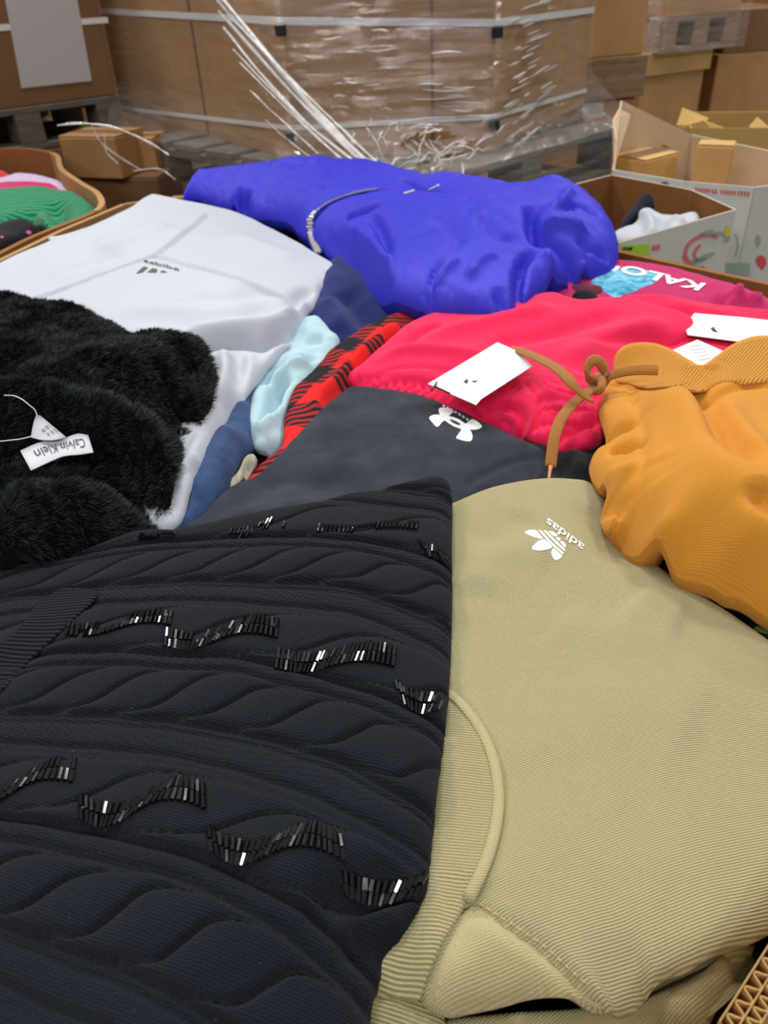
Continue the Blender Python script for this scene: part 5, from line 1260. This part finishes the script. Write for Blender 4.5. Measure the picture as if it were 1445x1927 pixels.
text_on('print_name', wt, 'adidas', Z([(1175, 490)])[0], Z([(370, 285)])[0], (-1.5, -6.5), M['printdark'], o, 0.001, 0.015)

# cable sweater with bead rows
ROW = {0: [(200, 1012), (265, 1012), (485, 998), (690, 990), (820, 1045)], 1: [(100, 1180), (225, 1178), (415, 1195), (632, 1240), (795, 1320)], 2: [(-60, 1470), (60, 1480), (268, 1512), (518, 1590), (725, 1670)]}
sp, sv = [], []
for k, pts in ROW.items():
    for p in pts: sp.append(at(p[0], p[1], 0.0)[:2]); sv.append(k)
sp = np.array(sp); sv = np.array(sv, float)
def vb(x, y): return np.stack([np.ones_like(x), x, y, x * x, x * y, y * y], -1)
vcoef = np.linalg.lstsq(np.vstack([vb(sp[:, 0], sp[:, 1]), 0.02 * np.eye(6)[3:]]), np.r_[sv, 0, 0, 0], rcond=None)[0]
_a, _b = at(60, 1480, 0)[:2], at(725, 1670, 0)[:2]; UD = (_b - _a) / np.linalg.norm(_b - _a)
def cables(x, y):
    v = vb(x, y) @ vcoef; u = x * UD[0] + y * UD[1]
    u = u + 0.004 * fbm(x * 20, y * 20, 2, 7.0); v = v + 0.03 * fbm(x * 12, y * 12, 2, 3.0)
    h = np.zeros_like(x); t = np.mod(v, 1.0)
    def cable(w, P, a, k):
        ins = np.clip(1 - w * w, 0, 1)
        ph = np.mod(u / P + k * w + 0.62 * w**5, 1.0)
        g = np.minimum(ph, 1 - ph)
        sn_ = np.clip(np.sin(np.pi * np.clip(ph, 0, 1)), 0, 1)
        gm = g * P; return a * ins**0.4 * (0.3 + 0.7 * sn_**0.6) * (1 - 0.35 * ph) - 0.0042 * np.exp(-(gm / 0.0026)**2) * ins**0.3 - 0.0035 * np.exp(-((w - 1.02) / 0.10)**2)
    h += cable((t - 0.47) / 0.15, 0.048, 0.0072, 0.34)
    t2 = np.mod(v + 0.5, 1.0) - 0.5
    h += cable((t2 - 0.03) / 0.17, 0.098, 0.0064, 0.32)
    for c in (0.215, 0.30, 0.665, 0.80):
        h -= 0.0032 * np.exp(-((t - c) / 0.014)**2)
    rib = np.exp(-((np.minimum(np.abs(t - 0.258), np.abs(t - 0.735))) / 0.055)**2)
    h += rib * (0.0013 + 0.0007 * np.sin(2 * np.pi * t / 0.019))
    return h
sw = Cloth([(150, 1048, 0.0, 0.008), (262, 1012, 0.006, 0.008), (345, 1004, 0.008, 0.01), (430, 992, 0.012), (560, 966, 0.016), (680, 938, 0.02), (770, 922, 0.024), (820, 914, 0.026), (846, 922, 0.026), (851, 950, 0.024), (850, 1040, 0.02), (851, 1120, 0.016), (848, 1240, 0.014), (842, 1340, 0.014), (828, 1460, 0.014), (812, 1600, 0.012), (804, 1680, 0.008), (770, 1750, 0.0), (728, 1805, -0.008), (708, 1860, -0.012), (696, 1927, -0.016), (690, 2040, -0.02), (400, 2180, -0.02), (0, 2180, -0.02), (-220, 1900, -0.01), (-260, 1500, 0.0), (-240, 1250, -0.002), (-120, 1120, -0.002), (0, 1080, -0.002)],
           ctrl=[(200, 1150, 0.008), (450, 1080, 0.016), (650, 1050, 0.022), (700, 1250, 0.018), (450, 1300, 0.014), (150, 1400, 0.008), (600, 1500, 0.016), (300, 1600, 0.01), (600, 1700, 0.01), (200, 1800, 0.0), (550, 1850, -0.004)], rz=0.014, ratio=1.4, step=0.0018,
           feats=[('fn', cables), ('crease', [(560, 1700), (640, 1690), (720, 1660), (790, 1660)], 0.012, -0.006), ('crease', [(640, 1745), (730, 1790), (770, 1760)], 0.01, -0.008), ('crease', [(130, 1110), (110, 1160), (60, 1220), (0, 1270)], 0.012, -0.003)], noise=(0.003, 10, 81), rot=((60, 1480), (725, 1670)))
o = sw.build('sweater', M['sweater'], label='navy black cable-knit sweater with rows of shiny bugle beads', cat='sweater')
# ribbed edge band toward the fur coat
rpx = [(70, 1140), (110, 1112), (150, 1108), (186, 1118), (138, 1168), (94, 1210), (46, 1256), (10, 1296), (-60, 1330), (-90, 1262), (0, 1212), (40, 1178)]
rbz = [(x, y, z + 0.0025, 0.002) for (x, y), z in zip(rpx, sw.on(rpx)[:, 2])]
rbc = Cloth(rbz, rz=0.002, step=0.004, rot=((60, 1205), (130, 1200)))
_rt = rbc.top
rbc.top = lambda x, y: np.maximum(_rt(x, y), sw.surf(x, y) + 0.0015)
rbc.build('rib_band', M['sweater_rib'], o)
# beads
bm_v = [(0.5 * math.cos(2 * math.pi * k / 6), 0.5 * math.sin(2 * math.pi * k / 6), z) for z in (-0.5, 0.5) for k in range(6)]
bead_me = bpy.data.meshes.new('bead')
bead_me.from_pydata(bm_v, [], [[k, (k + 1) % 6, 6 + (k + 1) % 6, 6 + k] for k in range(6)] + [[5, 4, 3, 2, 1, 0], [6, 7, 8, 9, 10, 11]])
bead_me.materials.append(M['bead'])
# (start, end, sag px, bead length px, count)
STR = [((-70, 1500), (143, 1452), 20, 23, 20, 2), ((148, 1518), (388, 1502), 30, 24, 23, 2), ((390, 1578), (648, 1600), 32, 25, 24, 2), ((645, 1660), (796, 1670), 26, 25, 13, 3),
       ((124, 1184), (325, 1166), 11, 13, 23, 1), ((308, 1200), (525, 1186), 17, 18, 24, 1), ((518, 1240), (745, 1238), 14, 20, 25, 1), ((746, 1298), (836, 1324), 20, 20, 11, 3)]
FAR = [((262, 1013), (330, 1008), 2, 6, 12, 1), ((430, 1008), (540, 984), 6, 12, 15, 1), ((596, 995), (788, 992), 6, 8, 24, 1), ((790, 1022), (836, 1060), 5, 13, 11, 1)]
def strand(s):
    (x0, y0), (x1, y1), sag, L, n, mode = s
    t = (np.arange(n) + 0.5) / n
    k = 2 * np.pi * (0.55 if mode == 3 else 1.0)
    sag *= 0.7; off = sag * np.sin(k * t)
    x = x0 + (x1 - x0) * t; y = y0 + (y1 - y0) * t + off
    dy = np.gradient(y) / np.gradient(x)
    ax = np.stack([-0.5 * dy - 0.0 + 0.28, np.ones(n)], 1); ax[:, 0] = 0.30 - 0.75 * dy; ax[:, 0] *= -1; ax /= np.linalg.norm(ax, axis=1)[:, None]
    out = []
    for sgn in (-0.5, 0.5):
        c = np.stack([x, y], 1) + ax * L * sgn
        out.append((c - ax * L * 0.47, c + ax * L * 0.47))
    return out, np.stack([x, y], 1)
for s in STR:
    rows_, mid_ = strand(s)
    A = sw.on(mid_, 0.0005); A = A[np.argsort(A[:, 0])]
    Vt, Ft = tube(A, 0.0007, 5)
    th = link('bead_thread', Vt, Ft, M['black'], o)
    for a, b in rows_:
        PA, PB = sw.on(a), sw.on(b); pitch = np.median(np.linalg.norm(np.diff((PA + PB) / 2, axis=0), axis=1)); rad = min(pitch * 0.45, 0.0020)
        for p, q_ in zip(PA, PB):
            d = q_ - p; L = np.linalg.norm(d)
            if L > 0.0125 or L < 1e-4: continue
            z = Vector(d / L); xx = z.cross(Vector((0, 0, 1))).normalized(); yy = z.cross(xx)
            jx = RNG.uniform(0, 1.0)
            R3 = Matrix((xx, yy, z)).transposed() @ Matrix.Rotation(jx, 3, 'Z')
            b_ = bpy.data.objects.new('bead', bead_me); COL.objects.link(b_); b_.parent = th
            c = (p + q_) / 2 + np.array([0, 0, rad * 0.75]) - ORG[th.name]
            b_.matrix_local = Matrix.LocRotScale(Vector(c), R3.to_quaternion(), Vector((rad * 2, rad * 2, L)))
Vs, Fs = [], []
for s in FAR:
    rows_, mid_ = strand(s)
    for a, b in rows_:
        PA, PB = sw.on(a, 0.001), sw.on(b, 0.001)
        for p, q_ in zip(PA, PB):
            d = q_ - p; L = np.linalg.norm(d)
            if L > 0.009: continue
            v, f = tube([p + (0, 0, 0.0008), q_ + (0, 0, 0.0008)], 0.0015, 6); k = len(Vs); Vs += v; Fs += [[k + j for j in q] for q in f]
tag(link('far_beads', Vs, Fs, M['bead'], o, shade=False), kind='stuff')

# black plush coat
fc = Cloth([(-120, 545, 0.05), (-40, 556, 0.05), (0, 570, 0.05), (80, 592, 0.05), (160, 606, 0.048), (215, 632, 0.046), (262, 662, 0.046), (296, 662, 0.05), (335, 658, 0.05), (378, 664, 0.044), (398, 690, 0.036), (405, 732, 0.028), (392, 780, 0.02), (362, 822, 0.014), (344, 850, 0.014), (340, 890, 0.016), (330, 935, 0.014), (300, 980, 0.012), (250, 1020, 0.012), (190, 1052, 0.012), (100, 1084, 0.014), (0, 1100, 0.016), (-120, 1110, 0.016), (-260, 900, 0.03)],
           ctrl=[(100, 680, 0.068), (250, 720, 0.066), (-40, 680, 0.068), (320, 700, 0.058), (150, 930, 0.05), (250, 900, 0.052), (0, 980, 0.055), (100, 1020, 0.045)], rz=0.03, ratio=1.2, step=0.004,
           feats=[('crease', [(-60, 752), (40, 748), (120, 758), (200, 775), (270, 805), (315, 850), (325, 910)], 0.014, 0.010, 'full'),
                  ('reg', [(-90, 785), (0, 780), (100, 785), (190, 802), (250, 832), (285, 875), (270, 915), (200, 905), (110, 890), (20, 905), (-90, 920)], -0.045, 0.05),
                  ('crease', [(268, 662), (302, 690), (312, 740), (300, 800)], 0.012, -0.024), ('crease', [(348, 662), (338, 710), (345, 790)], 0.012, -0.020), ('crease', [(200, 660), (150, 700), (60, 720)], 0.02, 0.006),
                  ('crease', [(60, 905), (40, 960), (10, 1010)], 0.02, 0.006)], noise=(0.007, 26, 91))
o = fc.build('coat', M['fur'], label='black plush faux fur coat with its collar label showing', cat='coat')
# the pile: tapered tufts drawn together in curls
def pile(cl, n, name, parent, seed):
    r = np.random.default_rng(seed)
    lo, hi = cl.B.min(0), cl.B.max(0)
    P = r.uniform(lo, hi, (int(n * 2.2), 2)); P = P[inside(P, cl.B)]
    # only as far as the coat can be looked at
    P = P[(P[:, 0] > -0.7)][:n]
    e = 0.0015
    z = cl.surf(P[:, 0], P[:, 1]); zx = cl.surf(P[:, 0] + e, P[:, 1]); zy = cl.surf(P[:, 0], P[:, 1] + e)
    Nn = np.c_[-(zx - z) / e, -(zy - z) / e, np.ones(len(P))]; Nn = np.clip(Nn, -2.5, 2.5); Nn /= np.linalg.norm(Nn, axis=1)[:, None]
    root = np.c_[P, z]
    G = 0.011
    cell = np.floor(P / G).astype(int); best = np.full(len(P), 9.0); tip = np.zeros((len(P), 2))
    for ax_ in (-1, 0, 1):
        for ay in (-1, 0, 1):
            c = cell + (ax_, ay); h = _perm[(_perm[c[:, 0] & 255] + c[:, 1]) & 255]; h2 = _perm[(h + 91) & 255]
            q = (c + np.c_[h / 256.0, h2 / 256.0]) * G
            d = np.linalg.norm(q - P, axis=1); m = d < best
            best[m] = d[m]; tip[m] = q[m]
    L = 0.0098 * r.uniform(0.7, 1.25, len(P))
    ang = 4.0 * fbm(P[:, 0] * 14, P[:, 1] * 14, 2, 5.0)
    flow = np.c_[np.cos(ang), np.sin(ang)] * 0.55
    pull = (tip - P) * 55
    D = Nn + np.c_[flow + pull + r.normal(0, 0.22, (len(P), 2)), np.zeros(len(P))]
    D /= np.linalg.norm(D, axis=1)[:, None]
    midp = root + D * (L * 0.55)[:, None]
    D2 = D + np.c_[flow * 0.7 + pull * 0.7, np.full(len(P), -0.25)]; D2 /= np.linalg.norm(D2, axis=1)[:, None]
    end = midp + D2 * (L * 0.5)[:, None]
    sd = np.cross(D, r.normal(0, 1, (len(P), 3))); sd /= np.linalg.norm(sd, axis=1)[:, None]
    w = 0.00042
    V = np.stack([root - sd * w, root + sd * w, midp - sd * w * 0.9, midp + sd * w * 0.9, end], 1).reshape(-1, 3)
    k = np.arange(len(P)) * 5
    me = bpy.data.meshes.new(name)
    nq, nt = len(P), len(P)
    org = ORG[parent.name]
    me.vertices.add(len(V)); me.vertices.foreach_set('co', (V - org).ravel())
    quads = np.c_[k, k + 1, k + 3, k + 2]; tris = np.c_[k + 2, k + 3, k + 4]
    li = np.concatenate([quads.ravel(), tris.ravel()])
    me.loops.add(len(li)); me.loops.foreach_set('vertex_index', li)
    me.polygons.add(nq + nt)
    me.polygons.foreach_set('loop_start', np.concatenate([np.arange(nq) * 4, nq * 4 + np.arange(nt) * 3]))
    me.update(calc_edges=True); me.validate()
    q = NT('plush_pile'); inf = q.n('ShaderNodeNewGeometry')
    f = q.noise(q.obj(), 90, 2)
    q.l(q.ramp(f, [(0.3, lin((18, 20, 21))), (0.7, lin((54, 60, 63)))]), q.b.inputs['Base Color'])
    q.b.inputs['Roughness'].default_value = 0.6; q.b.inputs['Specular IOR Level'].default_value = 0.22
    me.materials.append(q.m)
    ob = bpy.data.objects.new(name, me); COL.objects.link(ob); ob.parent = parent
    ORG[ob.name] = org
    return tag(ob, kind='stuff')
pile(fc, 170000, 'fur_pile', o, 3)
# label, size tag and loop thread
lz = lambda pts: np.array([at(*p) for p in pts])
def strip(name, top, bot, mat, parent, th=0.0006, n=14):
    """small cloth strip between two edge paths (px, py, z), with a flat underside"""
    a = catmull(lz(top), 5); b = catmull(lz(bot), 5); a = samp3(a, n); b = samp3(b, n); V, F, U = [], [], []
    m = 4
    for s in (0, 1):
        for i in range(n):
            for j in range(m):
                p = a[i] + (b[i] - a[i]) * (j / (m - 1)); V.append(p - np.array([0, 0, th]) * s); U.append((i / n * 0.05, j / m * 0.015))
    N = n * m
    for i in range(n - 1):
        for j in range(m - 1):
            q = i * m + j; F.append([q, q + m, q + m + 1, q + 1]); F.append([N + q, N + q + 1, N + q + m + 1, N + q + m])
    rim = [i * m for i in range(n)] + [(n - 1) * m + j for j in range(1, m)] + [i * m + m - 1 for i in range(n - 2, -1, -1)] + [j for j in range(m - 2, 0, -1)]
    for k in range(len(rim)):
        p, q = rim[k], rim[(k + 1) % len(rim)]; F.append([p, q, N + q, N + p])
    return link(name, V, F, mat, parent, np.array(U)), a, b
def samp3(P, n):
    i = np.linspace(0, len(P) - 1, n); return np.stack([np.interp(i, np.arange(len(P)), P[:, k]) for k in range(3)], 1)
zL = 0.056
lbl, la, lb_ = strip('neck_label', [(38, 848, zL), (75, 832, zL + 0.002), (110, 828, zL), (145, 816, zL + 0.004), (166, 819, zL + 0.004)], [(58, 885, zL - 0.004), (95, 868, zL - 0.002), (120, 858, zL - 0.002), (150, 855, zL), (176, 851, zL)], M['satin'], o)
def text_strip(name, txt, a, b, u0, u1, v0, v1, mat, parent, off=0.0008):
    """type on a strip: u along, v across (0 at a, 1 at b); upside down when u1 < u0"""
    v, f = text_polys(txt, 4, 0.0); W, H = v[:, 0].max(), v[:, 1].max()
    u = u0 + (u1 - u0) * v[:, 0] / W; w = v0 + (v1 - v0) * v[:, 1] / H; n = len(a)
    A = np.stack([np.interp(u * (n - 1), np.arange(n), a[:, k]) for k in range(3)], 1); B = np.stack([np.interp(u * (n - 1), np.arange(n), b[:, k]) for k in range(3)], 1)
    P = A + (B - A) * w[:, None]; P[:, 2] += off
    return link(name, P, f, mat, parent, shade=False)
text_strip('label_type', 'Calvin Klein', la, lb_, 0.87, 0.14, 0.28, 0.72, M['printdark'], lbl)
sz, sa, sb = strip('size_tag', [(58, 823, zL + 0.002), (62, 800, zL + 0.010), (68, 782, zL + 0.016), (76, 782, zL + 0.016)], [(80, 828, zL + 0.006), (100, 828, zL + 0.006), (118, 824, zL + 0.006), (124, 822, zL + 0.005)], M['satin'], o)
for i, wd_ in enumerate(('0 0 1 1', '5 5 3 2')):
    text_strip('size_type', wd_, sa, sb, 0.35, 0.9, 0.42 + 0.22 * i, 0.56 + 0.22 * i, M['ink'], sz)
for pts in ([(-20, 833, 0.06), (15, 829, 0.061), (40, 826, 0.062), (60, 821, 0.063)], [(8, 744, 0.083), (26, 745, 0.085), (42, 752, 0.086), (56, 763, 0.083), (66, 772, 0.078), (70, 784, 0.072)]):
    Vt, Ft = tube(path3(pts), 0.0006, 6); link('loop_thread', Vt, Ft, M['thread'], o)
